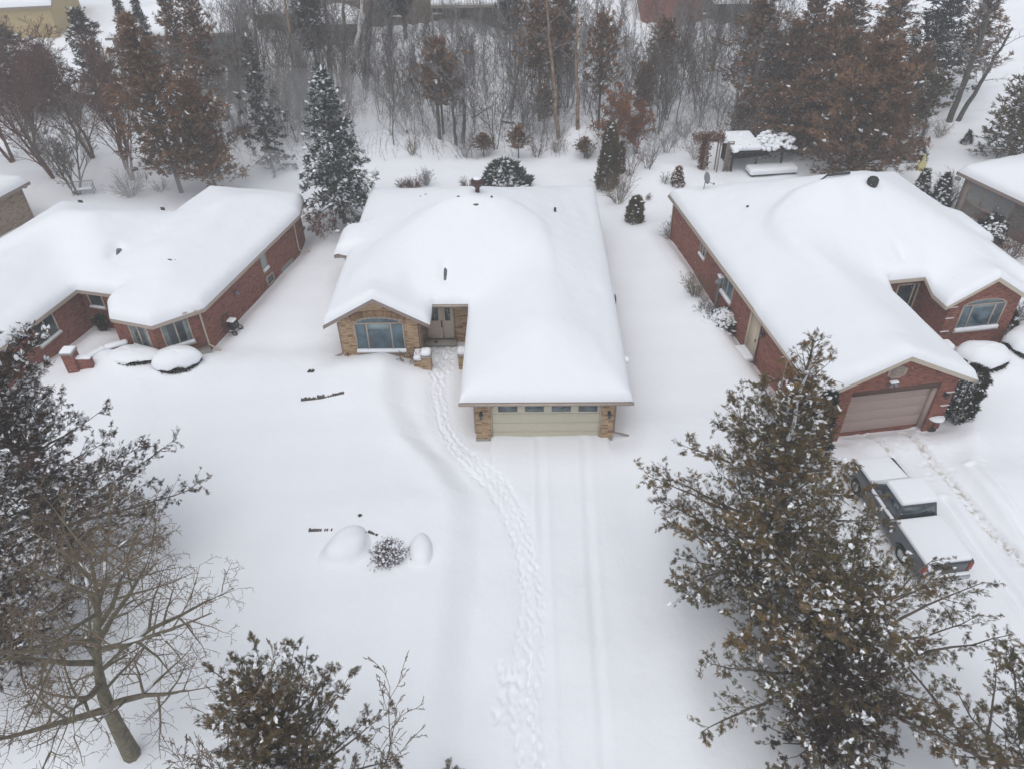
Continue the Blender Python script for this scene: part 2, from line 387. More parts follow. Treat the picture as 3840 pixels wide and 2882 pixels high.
def ground(x, y, fine=True):
    x = np.asarray(x, float); y = np.asarray(y, float)
    h = 3.2 * sm((y - 58) / 36) + sm((y - 56) / 6) * (.28 * waves(x, y, _w) + .12 * waves(x, y, _w2)) + .035 * waves(x * .5, y * .5, _w2)
    h = h + .04 * waves(x, y, _w)
    # lawns stand above the cleared drive
    fade = 1 - sm((y - 30.5) / 2.5)
    lw = np.maximum(sm((xl(y) - x) / 1.5), 0); rw = sm((x - xr(y)) / 1.6) * (1 - sm((y - 24.5) / 3.0)) * (1 - sm((x - 9) / 3))
    h = h + .36 * fade * lw + .24 * rw
    h = h + .10 * np.exp(-((xl(y) - x - 1.3) / .8) ** 2) * fade
    # the right hand drive lies lower than its lawn
    a = seg_dist(x, y, [(16.6, 25.0), (15.9, 17), (16.0, 4)], False)
    h = h - .12 * (1 - sm((a - 2.2) / 1.2)) * (y < 26)
    b = seg_dist(x, y, [G(2085, 905), G(2110, 960), G(2095, 1010), G(2190, 1160), G(2300, 1400)], False)
    h = h + .16 * np.exp(-(b / .55) ** 2)
    for mx, my, r, a_ in MOUNDS: h = h + a_ * np.exp(-((x - mx) ** 2 + (y - my) ** 2) / (r * r) * 1.2)
    # wind scoops round the houses
    for Hf, W, amp, far in ((HC, WC, .16, 0), (HR, WR, .42, 1), (HL, WL, .26, 1)):
        P = [toW(Hf, *p) for p in W]
        cx = np.mean([p[0] for p in P]); cy = np.mean([p[1] for p in P])
        near = np.hypot(x - cx, y - cy) < 19
        if near.any():
            d = seg_dist(x[near], y[near], P)
            k = 1.0
            if far == 0: k = 1 - sm((26.5 - y[near]) / .6) * ((x[near] > -1.0) & (x[near] < 4.2))
            g = -amp * np.exp(-(d / .55) ** 2) + .30 * amp * np.exp(-((d - 1.45) / .5) ** 2)
            hh = h[near] if h.ndim else h
            h[near] = hh + g * k
    # blown-in bank along the left side of the right-hand house
    q = seg_dist(x, y, [G(1452, 520), G(1490, 600), G(1530, 690), G(1600, 770), G(1665, 860)], False)
    h = h + .22 * np.exp(-(q / .7) ** 2)
    return h

def gz(x, y): return float(ground(np.array([x]), np.array([y]))[0])
def base(px, py, z=0.0):
    x, y = G(px, py, z); 
    for _ in range(4): x, y = G(px, py, gz(x, y))
    return x, y, gz(x, y)

def lines(parts):
    out = [parts[0][0]]
    for a, b, s in parts:
        n = max(1, int(round((b - a) / s))); out += list(a + (b - a) * np.arange(1, n + 1) / n)
    return np.array(out)
gx = lines([(-400, -120, 40), (-120, -60, 6), (-60, -35, 1.0), (-35, -13, .16), (-13, -5, .10), (-5, 2.2, .04), (2.2, 8, .09), (8, 11.5, .14), (11.5, 22.5, .065), (22.5, 32, .14), (32, 60, .8), (60, 120, 6), (120, 400, 40)])
gy = lines([(-60, 0, 6), (0, 7, .5), (7, 34, .06), (34, 60, .17), (60, 100, .4), (100, 160, 4), (160, 400, 40)])
XX, YY = np.meshgrid(gx, gy)
ZZ = ground(XX, YY)
# trodden trail: a shallow trench with four wandering lines of prints
cosl = 1 / np.sqrt(1 + np.gradient(xt(gy), gy) ** 2)[:, None]
inn = ((YY > 5) & (YY < 32.8))
dt = np.abs(XX - xt(YY)) * cosl
tr = inn * (1 - sm((dt - .30) / .45))
ZZ -= .035 * tr
rng = np.random.RandomState(11)
for k, off in enumerate((-.4, -.05, .33)):
    ZZ -= .020 * inn * np.exp(-((XX - xt(YY) - off * (1 - .3 * (YY > 25)) / cosl - .10 * np.sin(YY * .8 + k * 2.1)) * cosl / .11) ** 2)
def dent(cx, cy, rx, ry, ang, depth):
    i0, i1 = np.searchsorted(gx, [cx - .5, cx + .5]); j0, j1 = np.searchsorted(gy, [cy - .5, cy + .5])
    X = XX[j0:j1, i0:i1] - cx; Y = YY[j0:j1, i0:i1] - cy
    c, s = math.cos(ang), math.sin(ang)
    e = ((c * X + s * Y) / rx) ** 2 + ((-s * X + c * Y) / ry) ** 2
    ZZ[j0:j1, i0:i1] += -depth * np.exp(-e * e * 1.1) + .22 * depth * np.exp(-((np.sqrt(e) - 1.6) / .5) ** 2)
for ln, off in enumerate((-.38, -.19, .0, .18, .36)):
    y = 6.0 + ln * .1; side = 1
    while y < 32.2:
        dx = (xt(y + .2) - xt(y - .2)) / .4
        ang = math.atan2(1, dx); L = math.hypot(1, dx)
        o_ = off * (1 if y > 20 else 1.15) + .12 * math.sin(y * .8 + ln * 2.1) + side * .05 + rng.uniform(-.04, .04)
        if y > 25: o_ *= .7
        dent(xt(y) + o_ * L * .85, y, .15, .075, ang + rng.normal(0, .15), rng.uniform(.012, .042))
        side = -side; y += (.20 + rng.uniform(0, .16)) / L
for _ in range(34):   # a patch tramped beside the lower trail and at the door
    y = rng.uniform(12.0, 14.2); dent(xt(y) - rng.uniform(.2, 1.0), y, .17, .10, rng.uniform(.6, 2.2), rng.uniform(.015, .04))
for _ in range(60):
    y = rng.uniform(29.5, 32.3); dent(xt(y) + rng.uniform(-.5, .5), y, .16, .10, rng.uniform(0.8, 2.3), rng.uniform(.03, .07))
GRIT = np.zeros_like(ZZ)
for P, dep, w in [(p, .045, .15) for p in CTRK[:2]] + [(CTRK[2], .012, .3)] + [(p, .085, .15) for p in RTRK]:
    sel = (YY < 26.2) & (YY > 5) & (XX > -3) & (XX < 24)
    d = seg_dist(XX[sel], YY[sel], P, False)
    ZZ[sel] += -dep * np.exp(-(d / w) ** 2) + dep * .5 * np.exp(-((d - w * 1.9) / (w * .7)) ** 2)
for P, a_ in ((RTRK[0], 1.0), (RTRK[1], .9)):
    sel = (YY < 26.2) & (YY > 12) & (XX > 11) & (XX < 24)
    d = seg_dist(XX[sel], YY[sel], P, False)
    GRIT[sel] = np.maximum(GRIT[sel], a_ * np.exp(-(d / .17) ** 2))
for cx, cy, n in [(17.2, 24.2, 26), (16.2, 24.6, 18), (18.5, 22.8, 16)]:
    for _ in range(n): dent(cx + rng.uniform(-1.3, 1.3), cy + rng.uniform(-.6, .6), .16, .11, rng.uniform(0, 3), rng.uniform(.012, .03))

nx, ny = len(gx), len(gy)
idx = np.arange(nx * ny).reshape(ny, nx)
quads = np.stack([idx[:-1, :-1], idx[:-1, 1:], idx[1:, 1:], idx[1:, :-1]], -1)
cxm = (gx[:-1] + gx[1:]) / 2; cym = (gy[:-1] + gy[1:]) / 2
CX, CY = np.meshgrid(cxm, cym)
isT = (CY > 5) & (CY < 32.6) & (np.abs(CX - xt(CY)) < .75 / np.minimum(1, 1 / np.sqrt(1 + np.gradient(xt(cym), cym) ** 2))[:, None])
isD = (CY > 3) & (CY < 25.3) & (CX > xl(CY) + .1) & (CX < xr(CY)) & ~isT
isR = (CY > 3) & (CY < 25.2) & (seg_dist(CX, CY, [(16.6, 25.0), (15.9, 17), (16.0, 4)], False) < 2.6)
VALL = np.stack([XX, YY, ZZ], -1).reshape(-1, 3)
def ground_piece(name, mask, label):
    q = quads[mask]; u, inv = np.unique(q, return_inverse=True)
    o = mesh(name, VALL[u], [inv.reshape(q.shape)], SNOWG, smooth=True)
    at = o.data.attributes.new('grit', 'FLOAT', 'POINT'); at.data.foreach_set('value', GRIT.ravel()[u].astype(np.float32))
    tag(o, label, kind='structure')
    return o
ground_piece('snow_ground', ~(isT | isD | isR), 'deep smooth snow over lawns, yards and wooded rise')
ground_piece('driveway', isD, 'snow covered driveway running up to the pale sage garage door')
ground_piece('driveway', isR, 'snow covered driveway with gritty tyre tracks before the pink garage door')
ground_piece('footpath', isT, 'trodden trail of footprints curving from the drive to the double front door')

# ------------------------------------------------------------------ houses
def tri_fill(outline, pts):
    n = len(outline)
    vs, es, fs, ov, oe, of = delaunay_2d_cdt([Vector(p) for p in outline] + [Vector(p) for p in pts], [], [list(range(n))], 1, 1e-5)
    return np.array([(v[0], v[1]) for v in vs]), np.array([f for f in fs if len(f) == 3])

def ccw(p):
    a = sum(p[i][0] * p[(i + 1) % len(p)][1] - p[(i + 1) % len(p)][0] * p[i][1] for i in range(len(p)))
    return p if a > 0 else p[::-1]

def dense(P, s=.3, extra=()):
    out = []
    n = len(P)
    for i in range(n):
        (ax, ay), (bx, by) = P[i], P[(i + 1) % n]
        L = math.hypot(bx - ax, by - ay); k = max(1, int(L / s))
        ts = sorted(set([j / k for j in range(k)] + [t for t in [((e[0] - ax) * (bx - ax) + (e[1] - ay) * (by - ay)) / (L * L) for e in extra if abs((bx - ax) * (e[1] - ay) - (by - ay) * (e[0] - ax)) / L < .06] if 0 < t < 1]))
        out += [(ax + (bx - ax) * t, ay + (by - ay) * t) for t in ts]
    return out

def house_shell(root, outline, walls, hf, brick, trim, T=.36, drift=None, peaks=(), grid=.24, fascia=.2, found=None, smooth_r=1.35, zb=-.7, edge_r=.42):
    outline = ccw(outline); walls = ccw(walls)
    H = lambda u, v: hf(np.asarray(u, float), np.asarray(v, float))
    ol = dense(outline, .3, peaks)
    oa = np.array(ol)
    # roof slab
    x0, y0 = oa.min(0); x1, y1 = oa.max(0)
    gu, gv = np.meshgrid(np.arange(x0 + .2, x1, .6), np.arange(y0 + .2, y1, .6))
    P, T3 = tri_fill(ol, inside(np.stack([gu.ravel(), gv.ravel()], 1), outline, .12))
    z = H(P[:, 0], P[:, 1])
    nb = len(ol)
    zo = H(oa[:, 0], oa[:, 1])
    Vt = np.c_[P, z]; Vb = np.c_[P, z - fascia]
    V = np.concatenate([Vt, Vb, np.c_[oa, zo], np.c_[oa, zo - fascia]])
    i = np.arange(nb); j = (i + 1) % nb; o1 = 2 * len(P); o2 = o1 + nb
    sk = np.stack([o2 + i, o2 + j, o1 + j, o1 + i], 1)
    roof = mesh('roof', V, [np.concatenate([T3, T3[:, ::-1] + len(P)]), sk], trim, root)
    # snow blanket
    fine = dense(outline, grid, peaks)
    fa = np.array(fine); nx_ = np.roll(fa, -1, 0) - np.roll(fa, 1, 0); nn = nrm(np.stack([-nx_[:, 1], nx_[:, 0]], 1))
    ring = np.concatenate([fa + nn * .05, fa + nn * .14, fa + nn * .27])
    gu, gv = np.meshgrid(np.arange(x0 + .1, x1, grid), np.arange(y0 + .1, y1, grid))
    gpts = inside(np.stack([gu.ravel(), gv.ravel()], 1), outline, .36)
    ring = np.concatenate([inside(ring[k * len(fa):(k + 1) * len(fa)], outline, mg) for k, mg in enumerate((.04, .11, .22))])
    P, T3 = tri_fill(fine, np.concatenate([ring, gpts]))
    d = seg_dist(P[:, 0], P[:, 1], outline)
    # blur of the roof planes, as wind does
    hs = 0; wt = 0
    r = np.minimum(smooth_r, d * .8)
    for rr, wgt in ((0, 1.), (.45, 1.), (.75, 1.), (1., .8)):
        for k in range(8 if rr else 1):
            a = k * math.pi / 4
            hs = hs + wgt * H(P[:, 0] + rr * r * math.cos(a), P[:, 1] + rr * r * math.sin(a)); wt += wgt
    hs = hs / wt
    e = np.clip(d / edge_r, 0, 1)
    th = T * np.sqrt(np.clip(1 - (1 - e) ** 2, 0, 1))
    th = th * (1 + .10 * waves(P[:, 0] * 1.2, P[:, 1] * 1.2, _w) + .035 * waves(P[:, 0], P[:, 1], _w2) + .018 * waves(P[:, 0] * 2.3, P[:, 1] * 2.3, _w2))
    zz = hs + th + .012
    if drift is not None: zz = zz + drift(P[:, 0], P[:, 1], d) * e
    out = P.copy()
    near = d < .2
    # a slight overhang of the blanket
    cen = nrm(P - np.array([[(x0 + x1) / 2, (y0 + y1) / 2]]))
    snow = mesh('roof_snow', np.c_[P, zz], [T3], SNOW, roof, True)
    # walls
    wl = np.array(dense(walls, .5, peaks)); n = len(wl)
    top = H(wl[:, 0], wl[:, 1]) - fascia * .6
    L = np.r_[0, np.cumsum(np.hypot(*(np.roll(wl, -1, 0) - wl).T))]
    V = []; UV = []; Q = []
    for k in range(n):
        k2 = (k + 1) % n
        q = len(V)
        V += [(wl[k][0], wl[k][1], zb), (wl[k2][0], wl[k2][1], zb), (wl[k2][0], wl[k2][1], top[k2]), (wl[k][0], wl[k][1], top[k])]
        UV += [(L[k], zb), (L[k + 1], zb), (L[k + 1], top[k2]), (L[k], top[k])]
        Q.append((q, q + 1, q + 2, q + 3))
    wall = mesh('wall', V, [Q], brick, root, uv=UV)
    return roof, snow, wall

def inside(pts, poly, margin=0.0):
    x, y = pts[:, 0], pts[:, 1]; c = np.zeros(len(pts), bool); n = len(poly)
    for i in range(n):
        (ax, ay), (bx, by) = poly[i], poly[(i + 1) % n]
        if ay == by: continue
        t = ((ay > y) != (by > y)) & (x < (bx - ax) * (y - ay) / (by - ay) + ax); c ^= t
    if margin: c &= seg_dist(x, y, poly) > margin
    return pts[c]

def frame_of(p, q):
    """local frame of a wall face running p -> q seen from outside (outside on the right hand when walking p -> q is -n)"""
    p, q = np.array(p, float), np.array(q, float)
    t = nrm(q - p); nrm2 = np.array([t[1], -t[0]])
    M = np.array([[t[0], nrm2[0], 0], [t[1], nrm2[1], 0], [0, 0, 1]])
    return M, np.array([p[0], p[1], 0.0])

def window(root, p, q, a, b, z0, z1, lites=(.5,), arch=0.0, mat=None, trim=None, snow=.14, fw=.07, blind=None, sill=True, name='window', rail=None, curtain=False):
    """window in the wall face p->q (outside to the right), from a to b metres along it"""
    mat = mat or GLASS; trim = trim or TRIM
    fr = frame_of(p, q)
    w = b - a; c = (a + b) / 2
    n = 10
    top = [(a + w * i / n, z1 + arch * (1 - (2 * i / n - 1) ** 2) ** .62) for i in range(n + 1)] if arch else [(a, z1), (b, z1)]
    poly = [(b, z0), (a, z0)] + top
    bb = B()
    X = lambda V: np.asarray(V, float) @ fr[0].T + fr[1]
    k = len(poly)
    V = [(x, .012, z) for x, z in poly]
    vs, es, fs, *_ = delaunay_2d_cdt([Vector(v) for v in poly], [], [list(range(k))], 1, 1e-6)
    bb.add(X([(v[0], .014, v[1]) for v in vs]), T=[f for f in fs])
    win = bb.make(name, mat, root)
    f = B()
    loop = poly + [poly[0]]
    for (x0, y0), (x1, y1) in zip(loop[:-1], loop[1:]):
        t = np.array([x1 - x0, y1 - y0]); L = np.linalg.norm(t)
        if L < 1e-6: continue
        t /= L; o_ = np.array([-t[1], t[0]]) * fw / 2; e = t * fw * .45
        ps = [np.array([x0, y0]) - e - o_, np.array([x1, y1]) + e - o_, np.array([x1, y1]) + e + o_, np.array([x0, y0]) - e + o_]
        VV = [(p_[0], yy, p_[1]) for yy in (0.0, .05) for p_ in ps]
        f.add(X(VV), [(0, 1, 5, 4), (1, 2, 6, 5), (2, 3, 7, 6), (3, 0, 4, 7), (4, 5, 6, 7)])
    for l in lites: f.box(a + w * l - fw / 2, a + w * l + fw / 2, .005, .056, z0, z1, fr)
    if arch: f.box(a, b, .005, .054, z1 - fw / 2, z1 + fw / 2, fr)
    if rail: f.box(a, b, .005, .05, rail - .02, rail + .02, fr)
    f.make('frame', trim, win)
    if blind:
        B().box(a + w * blind[0], a + w * blind[1], .016, .022, blind[2], z1 - .03, fr).make('blind', BLIND, win)
    if curtain:
        for s0, s1 in ((.03, .2), (.8, .97)): B().box(a + w * s0, a + w * s1, .016, .02, z0 + .06, z1 - .05, fr).make('curtain', CURT, win)
    if sill:
        sl = B().box(a - .08, b + .08, 0, .13, z0 - .10, z0 - .02, fr).make('sill', trim, win)
        if snow:
            B().box(a - .05, b + .05, .0, .16, z0 - .02, z0 - .02 + snow, fr).make('sill_snow', SNOW, sl, True, bevel=.045, seg=3)
    return win

def hip(u0, u1, v0, v1, e, p):
    return lambda u, v: e + p * np.minimum(np.minimum(u - u0, u1 - u), np.minimum(v - v0, v1 - v))
def gab(uc, hw, vback, e, p, pb=None):
    return lambda u, v: np.minimum(e + p * (hw - np.abs(u - uc)), e + (pb or p) * (vback - v))
def hmax(*fs):
    def f(u, v):
        r = fs[0](u, v)
        for g in fs[1:]: r = np.maximum(r, g(u, v))
        return r
    return f

def crest(Hf, pts, z, hf, amp, w_in, w_out, side):
    """wind-cut lip in the snow along a line given by survey pixels on the roof"""
    L = []
    for px, py in pts:
        zz = z
        for _ in range(12):
            u, v = toL(Hf, *G(px, py, zz)); zz = .5 * zz + .5 * (float(hf(np.array(u), np.array(v))) + .35)
        L.append((u, v))
    def f(u, v):
        best = np.full(np.shape(u), 1e9); sg = np.zeros(np.shape(u)); tt = np.zeros(np.shape(u))
        n = len(L)
        for i in range(n - 1):
            (ax, ay), (bx, by) = L[i], L[i + 1]
            ux, uy = bx - ax, by - ay; q = ux * ux + uy * uy
            t = np.clip(((u - ax) * ux + (v - ay) * uy) / q, 0, 1)
            d = np.hypot(u - ax - t * ux, v - ay - t * uy)
            k = d < best
            best = np.where(k, d, best); sg = np.where(k, np.sign(ux * (v - ay) - uy * (u - ax)), sg); tt = np.where(k, (i + t) / (n - 1), tt)
        s = sg * side
        end = sm(tt / .12) * sm((1 - tt) / .25)
        return amp * end * np.where(s > 0, np.exp(-(best / w_in) ** 2), np.exp(-(best / w_out) ** 2))
    return f

def on_roof(Hf, hf, px, py, add=.35):
    z = 4.0
    for _ in range(14):
        u, v = toL(Hf, *G(px, py, z)); z = .5 * z + .5 * (float(hf(np.array(u), np.array(v))) + add)
    return u, v, z

# ---- centre house
root = thing('brick_house', 'tan stone-brick bungalow with pale sage garage door and arched picture window', 'house', (*HC[0], 0), HC[1])
hC = hmax(hip(-7.57, 6.7, 6.4, 20.4, 2.35, .45), hip(-.61, 6.7, -.35, 14, 2.35, .42), gab(-4.98, 2.6, 12, 2.35, .575), lambda u, v: np.minimum(np.minimum(2.3 + .45 * (u + 8.4), 2.3 + .9 * (-5.9 - u)), 2.3 + .8 * np.minimum(v - 12.4, 15.5 - v)))
oC = [(-.61, -.35), (6.7, -.35), (6.7, 20.4), (-7.57, 20.4), (-7.57, 15.5), (-8.4, 15.2), (-8.4, 12.6), (-7.57, 12.4), (-7.57, 5.5), (-2.39, 5.5), (-2.39, 6.95), (-.61, 6.95)]
cr = [crest(HC, [(1060, 412), (1130, 450), (1175, 485), (1190, 540), (1195, 620), (1197, 680)], 5, hC, .08, 1.6, .13, -1),
      crest(HC, [(1000, 415), (940, 450), (880, 490), (830, 530)], 5, hC, .07, .9, .13, 1),
      crest(HC, [(960, 428), (860, 490), (790, 545), (757, 600), (745, 640)], 5, hC, .08, 1.4, .13, 1)]
skC = on_roof(HC, hC, 962, 586)
def drC(u, v, d):
    w = sum(f(u, v) for f in cr)
    return w - .26 * np.exp(-(((u - skC[0]) / .22) ** 4 + ((v - skC[1]) / .55) ** 4)) + .16 * np.exp(-(((u + 7.9) / .8) ** 2 + ((v - 13.8) / 1.6) ** 2))
roof, snow, wall = house_shell(root, oC, WC, hC, TAN, TAUPE, peaks=[(-4.98, 5.5), (-4.98, 5.85)], drift=drC, T=.38)
# garage front
B().box(.66, 5.46, -.02, .2, 2.12, 2.45).make('lintel', TAUPE, root)
for s in (0, 1):   # angled brick corners of the opening
    x = .66 if s == 0 else 5.46; d = 1 if s == 0 else -1
    B().prism([(x, 2.12), (x + d * .42, 2.12), (x, 1.72)], 1, -.015, .21).make('corner_brick', TAUPE, root)
gd = B()
for i in range(4): gd.box(.72, 5.40, .14, .20, -.26 + i * .53, .255 + i * .53)
gdo = gd.make('garage_door', GDOOR, root, bevel=.02)
for i in range(4):
    x = 1.0 + i * 1.155
    B().box(x, x + .82, .122, .138, 1.44, 1.76).make('pane', FROST, gdo)
fr = B(); fr.box(.66, .72, .06, .21, -.1, 2.12); fr.box(5.40, 5.46, .06, .21, -.1, 2.12); fr.box(.72, 5.40, .07, .21, 2.08, 2.12)
fr.make('frame', TRIM2, gdo)
for x0, x1 in ((-.02, .67), (5.45, 6.02)): B().box(x0, x1, -.025, .3, -.5, .02).make('foundation', CONC, root)
def lantern(root, u, v, z, n=(0, -1)):
    fr = frame_of((u - n[1] * -1 * 0, v), (u + 1, v)) if n == (0, -1) else frame_of((u, v), (u - n[1], v + n[0]))
    b = B(); b.box(-.06, .06, 0, .03, z - .12, z + .12, fr); b.rod(np.array([0, .02, z + .08]) @ fr[0].T + fr[1], np.array([0, .14, z + .14]) @ fr[0].T + fr[1], .014)
    c = np.array([0, .15, z]) @ fr[0].T + fr[1]
    b.lathe(c, [(.0, .16), (.05, .13), (.10, .06), (.085, .05)], 8); b.lathe(c, [(.05, -.14), (.03, -.17), (.0, -.17)], 8)
    for a in range(4):
        t = a * math.pi / 2 + .78; b.rod(c + np.array([.08 * math.cos(t), .08 * math.sin(t), .05]), c + np.array([.05 * math.cos(t), .05 * math.sin(t), -.14]), .008, n=4)
    o = b.make('wall_lamp', BLACK, root)
    B().lathe(c, [(.075, .05), (.048, -.135), (0, -.135)], 8).make('lamp_glass', FROST, o)
lantern(root, .26, 0, 1.45); lantern(root, 5.78, 0, 1.45); lantern(root, -.55, 7.6, 1.75)
# picture window in the front gable
window(root, (-6.9, 5.85), (-3.05, 5.85), .76, 3.14, .62, 2.27, (.25, .75), arch=.33, mat=GLASSB, blind=(.27, .73, 1.92), snow=.17, curtain=False)
vz = B(); nV = 27   # soldier course over the arch
for i in range(nV):
    t0, t1 = [(-1 + 2 * (i + k) / nV) for k in (.06, .94)]
    def P_(t, o): 
        x = 1.95 + t * (1.30 + o * .30); return (x, 2.29 + .33 * max(0, 1 - t * t) ** .62 + o)
    q = [P_(t0, .05), P_(t1, .05), P_(t1, .37), P_(t0, .37)]
    fr_ = frame_of((-6.9, 5.85), (-3.05, 5.85))
    VV = np.array([(p[0], yy, p[1]) for yy in (.0, .022 + .006 * (i % 3)) for p in q]) @ fr_[0].T + fr_[1]
    vz.add(VV, [(4, 5, 6, 7), (0, 1, 5, 4), (1, 2, 6, 5), (2, 3, 7, 6), (3, 0, 4, 7)])
ARCHM = leaf_mat('arch bricks', [(.17, .095, .055), (.26, .16, .09), (.36, .24, .14), (.42, .29, .17)], .3)
vz.make('brick_arch', ARCHM, root)
# double front door
dr = B().box(-2.85, -1.42, 7.44, 7.58, .2, 2.28).make('door', DOORP, root)
d2 = B()
for x0, x1 in ((-2.80, -2.03), (-1.97, -1.47)): d2.box(x0, x1, 7.41, 7.445, .26, 2.24)
d2.make('door_leaf', DOORP, dr, bevel=.012)
B().box(-2.70, -2.20, 7.395, 7.412, 1.35, 2.12).make('glass_panel', FROST, dr); B().box(-1.86, -1.60, 7.395, 7.412, 1.35, 2.12).make('glass_panel', FROST, dr)
B().box(-2.09, -2.03, 7.37, 7.41, .95, 1.35).rod((-2.06, 7.35, 1.0), (-2.06, 7.35, 1.3), .018).make('handle', BLACK, dr)
st = B().box(-2.95, -1.35, 7.0, 7.58, .02, .17).make('doorstep', CONC, root)
B().box(-2.5, -2.32, 7.1, 7.22, .17, .22).make('door_mat', BLACK, st)
# eaves furniture
def pipe(root, mat, *pts, r=.04):
    g = B()
    for p, q in zip(pts[:-1], pts[1:]): g.rod(p, q, r)
    return g.make('downspout', mat, root)
pipe(root, TAUPE, (6.74, 2.5, 2.28), (6.3, 2.5, 2.0), (6.06, 2.5, 1.95), (6.06, 2.5, -.2)); pipe(root, TAUPE, (6.06, .15, 2.2), (6.06, .15, .22), (6.75, .1, .05), r=.045)
pipe(root, TAUPE, (-6.97, 6.0, 2.2), (-6.97, 6.0, .36), (-7.75, 5.85, .12), r=.045); pipe(root, TAUPE, (-3.0, 5.95, 2.2), (-3.0, 5.95, .3), r=.035); pipe(root, TAUPE, (-.03, -.04, 2.1), (-.03, -.04, .4), r=.03)
for q in ((-.65, 6.74, -.45, -.34, 2.24, 2.33), (-2.45, -.55, 6.86, 6.96, 2.49, 2.58)): B().box(*q).make('gutter', TRIM, root)
# roof furniture
ru, rv, rz = on_roof(HC, hC, 1036, 404, .6)
B().lathe((-.30, 13.4, 5.75), [(.12, -.5), (.12, .1), (.26, .2), (.33, .38), (.31, .55), (.2, .62), (0, .64)], 14).make('turbine_vent', MAROON, roof, True)
B().lathe((-.30, 13.4, 5.75), [(.24, .60), (.16, .68), (0, .70)], 12).make('vent_snow', SNOW, roof, True)
u, v, z = on_roof(HC, hC, 1028, 442, .3)
B().lathe((u, v, z - .25), [(.19, 0), (.2, .22), (.17, .30), (.0, .32)], 14).make('round_vent', STONE, roof, True)
u, v, z = on_roof(HC, hC, 1199, 457, .4)
B().rod((u, v, z - .5), (u, v, z + .22), .07, n=10).make('vent_pipe', BLACK, roof)
u, v, z = skC
B().box(-.11, .11, -.38, .38, -.04, .0, (np.array([[1, 0, 0], [0, .9, 0], [0, .43, 1]]), np.array([u - .02, v, z - .16]))).make('skylight', FROST, roof)
b_ = B()
for px, py, s in ((912, 424, .14), (990, 424, .08), (1062, 424, .06), (922, 420, .12)):
    u, v, z = on_roof(HC, hC, px, py, .36)
    b_.box(u - s, u + s, v - .04, v + .04, z - .2, z + .02)
b_.make('ridge_shingle', SHING, roof, bevel=.03)
B().box(6.55, 6.85, 2.35, 2.7, 2.3, 2.52).make('snow_lump', SNOW, roof, True, bevel=.1, seg=4)

# ---- right house
root = thing('brick_house', 'red brick bungalow with dusty pink garage door beside the snowed-in pickup', 'house', (*HR[0], 0), HR[1])
hR = hmax(hip(0, 15, 6.6, 20, 2.5, .5), gab(3.64, 3.6, 14, 2.45, .47), gab(11.54, 2.25, 12, 2.45, .62), lambda u, v: np.minimum(np.minimum(2.45 + .45 * (15.7 - u), 2.45 + .9 * (u - 13.2)), 2.45 + .8 * np.minimum(v - 10.5, 14.2 - v)))
oR = [(0.02, -.2), (7.25, -.2), (7.25, 7.4), (9.29, 7.4), (9.29, 5.3), (13.8, 5.3), (15, 7.0), (15.0, 10.6), (15.7, 11), (15.7, 13.8), (15, 14.2), (15.0, 20), (0.02, 20)]
crR = [crest(HR, [(1840, 378), (1770, 395), (1715, 420), (1672, 462), (1665, 490), (1705, 530), (1760, 570), (1810, 620)], 5, hR, .24, 1.5, .22, 1),
       crest(HR, [(1730, 770), (1820, 800), (1900, 850), (1950, 890)], 3.5, hR, .1, 1.2, .4, -1)]
skR = on_roof(HR, hR, 3380 / K, 945 / K)
drR = lambda u, v, d: sum(f(u, v) for f in crR) - .16 * np.exp(-(((u - skR[0]) / .25) ** 4 + ((v - skR[1]) / .6) ** 4))
roof, snow, wall = house_shell(root, oR, WR, hR, RED, TRIM2, peaks=[(3.64, -.2), (11.54, 5.3), (3.64, .12), (11.54, 5.6)], drift=drR, T=.36, zb=-1.0)
# header of the garage gable (over the recessed door)
hd = B(); us = np.linspace(1.75, 5.82, 14); Vh = []; UVh = []; Qh = []
for i, uu in enumerate(us):
    tz = float(hR(np.array(uu), np.array(.12))) - .12
    Vh += [(uu, .12, 2.08), (uu, .12, tz)]; UVh += [(uu, 2.08), (uu, tz)]
Qh = [(2 * i, 2 * i + 2, 2 * i + 3, 2 * i + 1) for i in range(13)]
mesh('wall', Vh, [Qh], RED, root, uv=UVh)
B().box(1.75, 5.82, .10, .16, 2.06, 2.30).make('lintel', brick_mat('soldier brick', (.17, .055, .04), (.10, .035, .025), (.07, .03, .02), (.17, .125, .11), .075, .22), root)
gd = B()
for i in range(4): gd.box(1.80, 5.60, .33 + .004 * (i % 2), .40, -.2 + i * .57, .365 + i * .57)
gdo = gd.make('garage_door', PINKD, root, bevel=.012)
for q in ((1.75, 1.80), (5.60, 5.82)): B().box(*q, .2, .42, -.3, 2.08).make('jamb', PINKD, gdo)
# octagonal vent, flood lamp, house lamp
c = on = (3.3, 0.10, 3.05)
o_ = [(3.45 + .46 * math.cos(t + .39), 3.18 + .34 * math.sin(t + .39)) for t in np.arange(8) * math.pi / 4]
gv_ = B().prism(o_, 1, .06, .115).make('gable_vent', PINKD, root)
o2 = [(3.45 + .38 * math.cos(t + .39), 3.18 + .27 * math.sin(t + .39)) for t in np.arange(8) * math.pi / 4]
sl_ = B()
for zz in np.arange(2.96, 3.42, .075): sl_.box(3.45 - .30, 3.45 + .30, .03, .058, zz, zz + .035)
sl_.make('slat', TRIM, gv_)
fl = B().box(3.32, 3.46, .03, .115, 2.58, 2.7)
for s in (-1, 1): fl.rod((3.39, .04, 2.64), (3.39 + s * .16, -.12, 2.56), .05, .075)
flo = fl.make('flood_lamp', STEEL, root); B().box(3.2, 3.58, -.12, .08, 2.70, 2.80).make('lamp_snow', SNOW, flo, True, bevel=.05, seg=3)
lantern(root, 6.2, .12, 1.6)
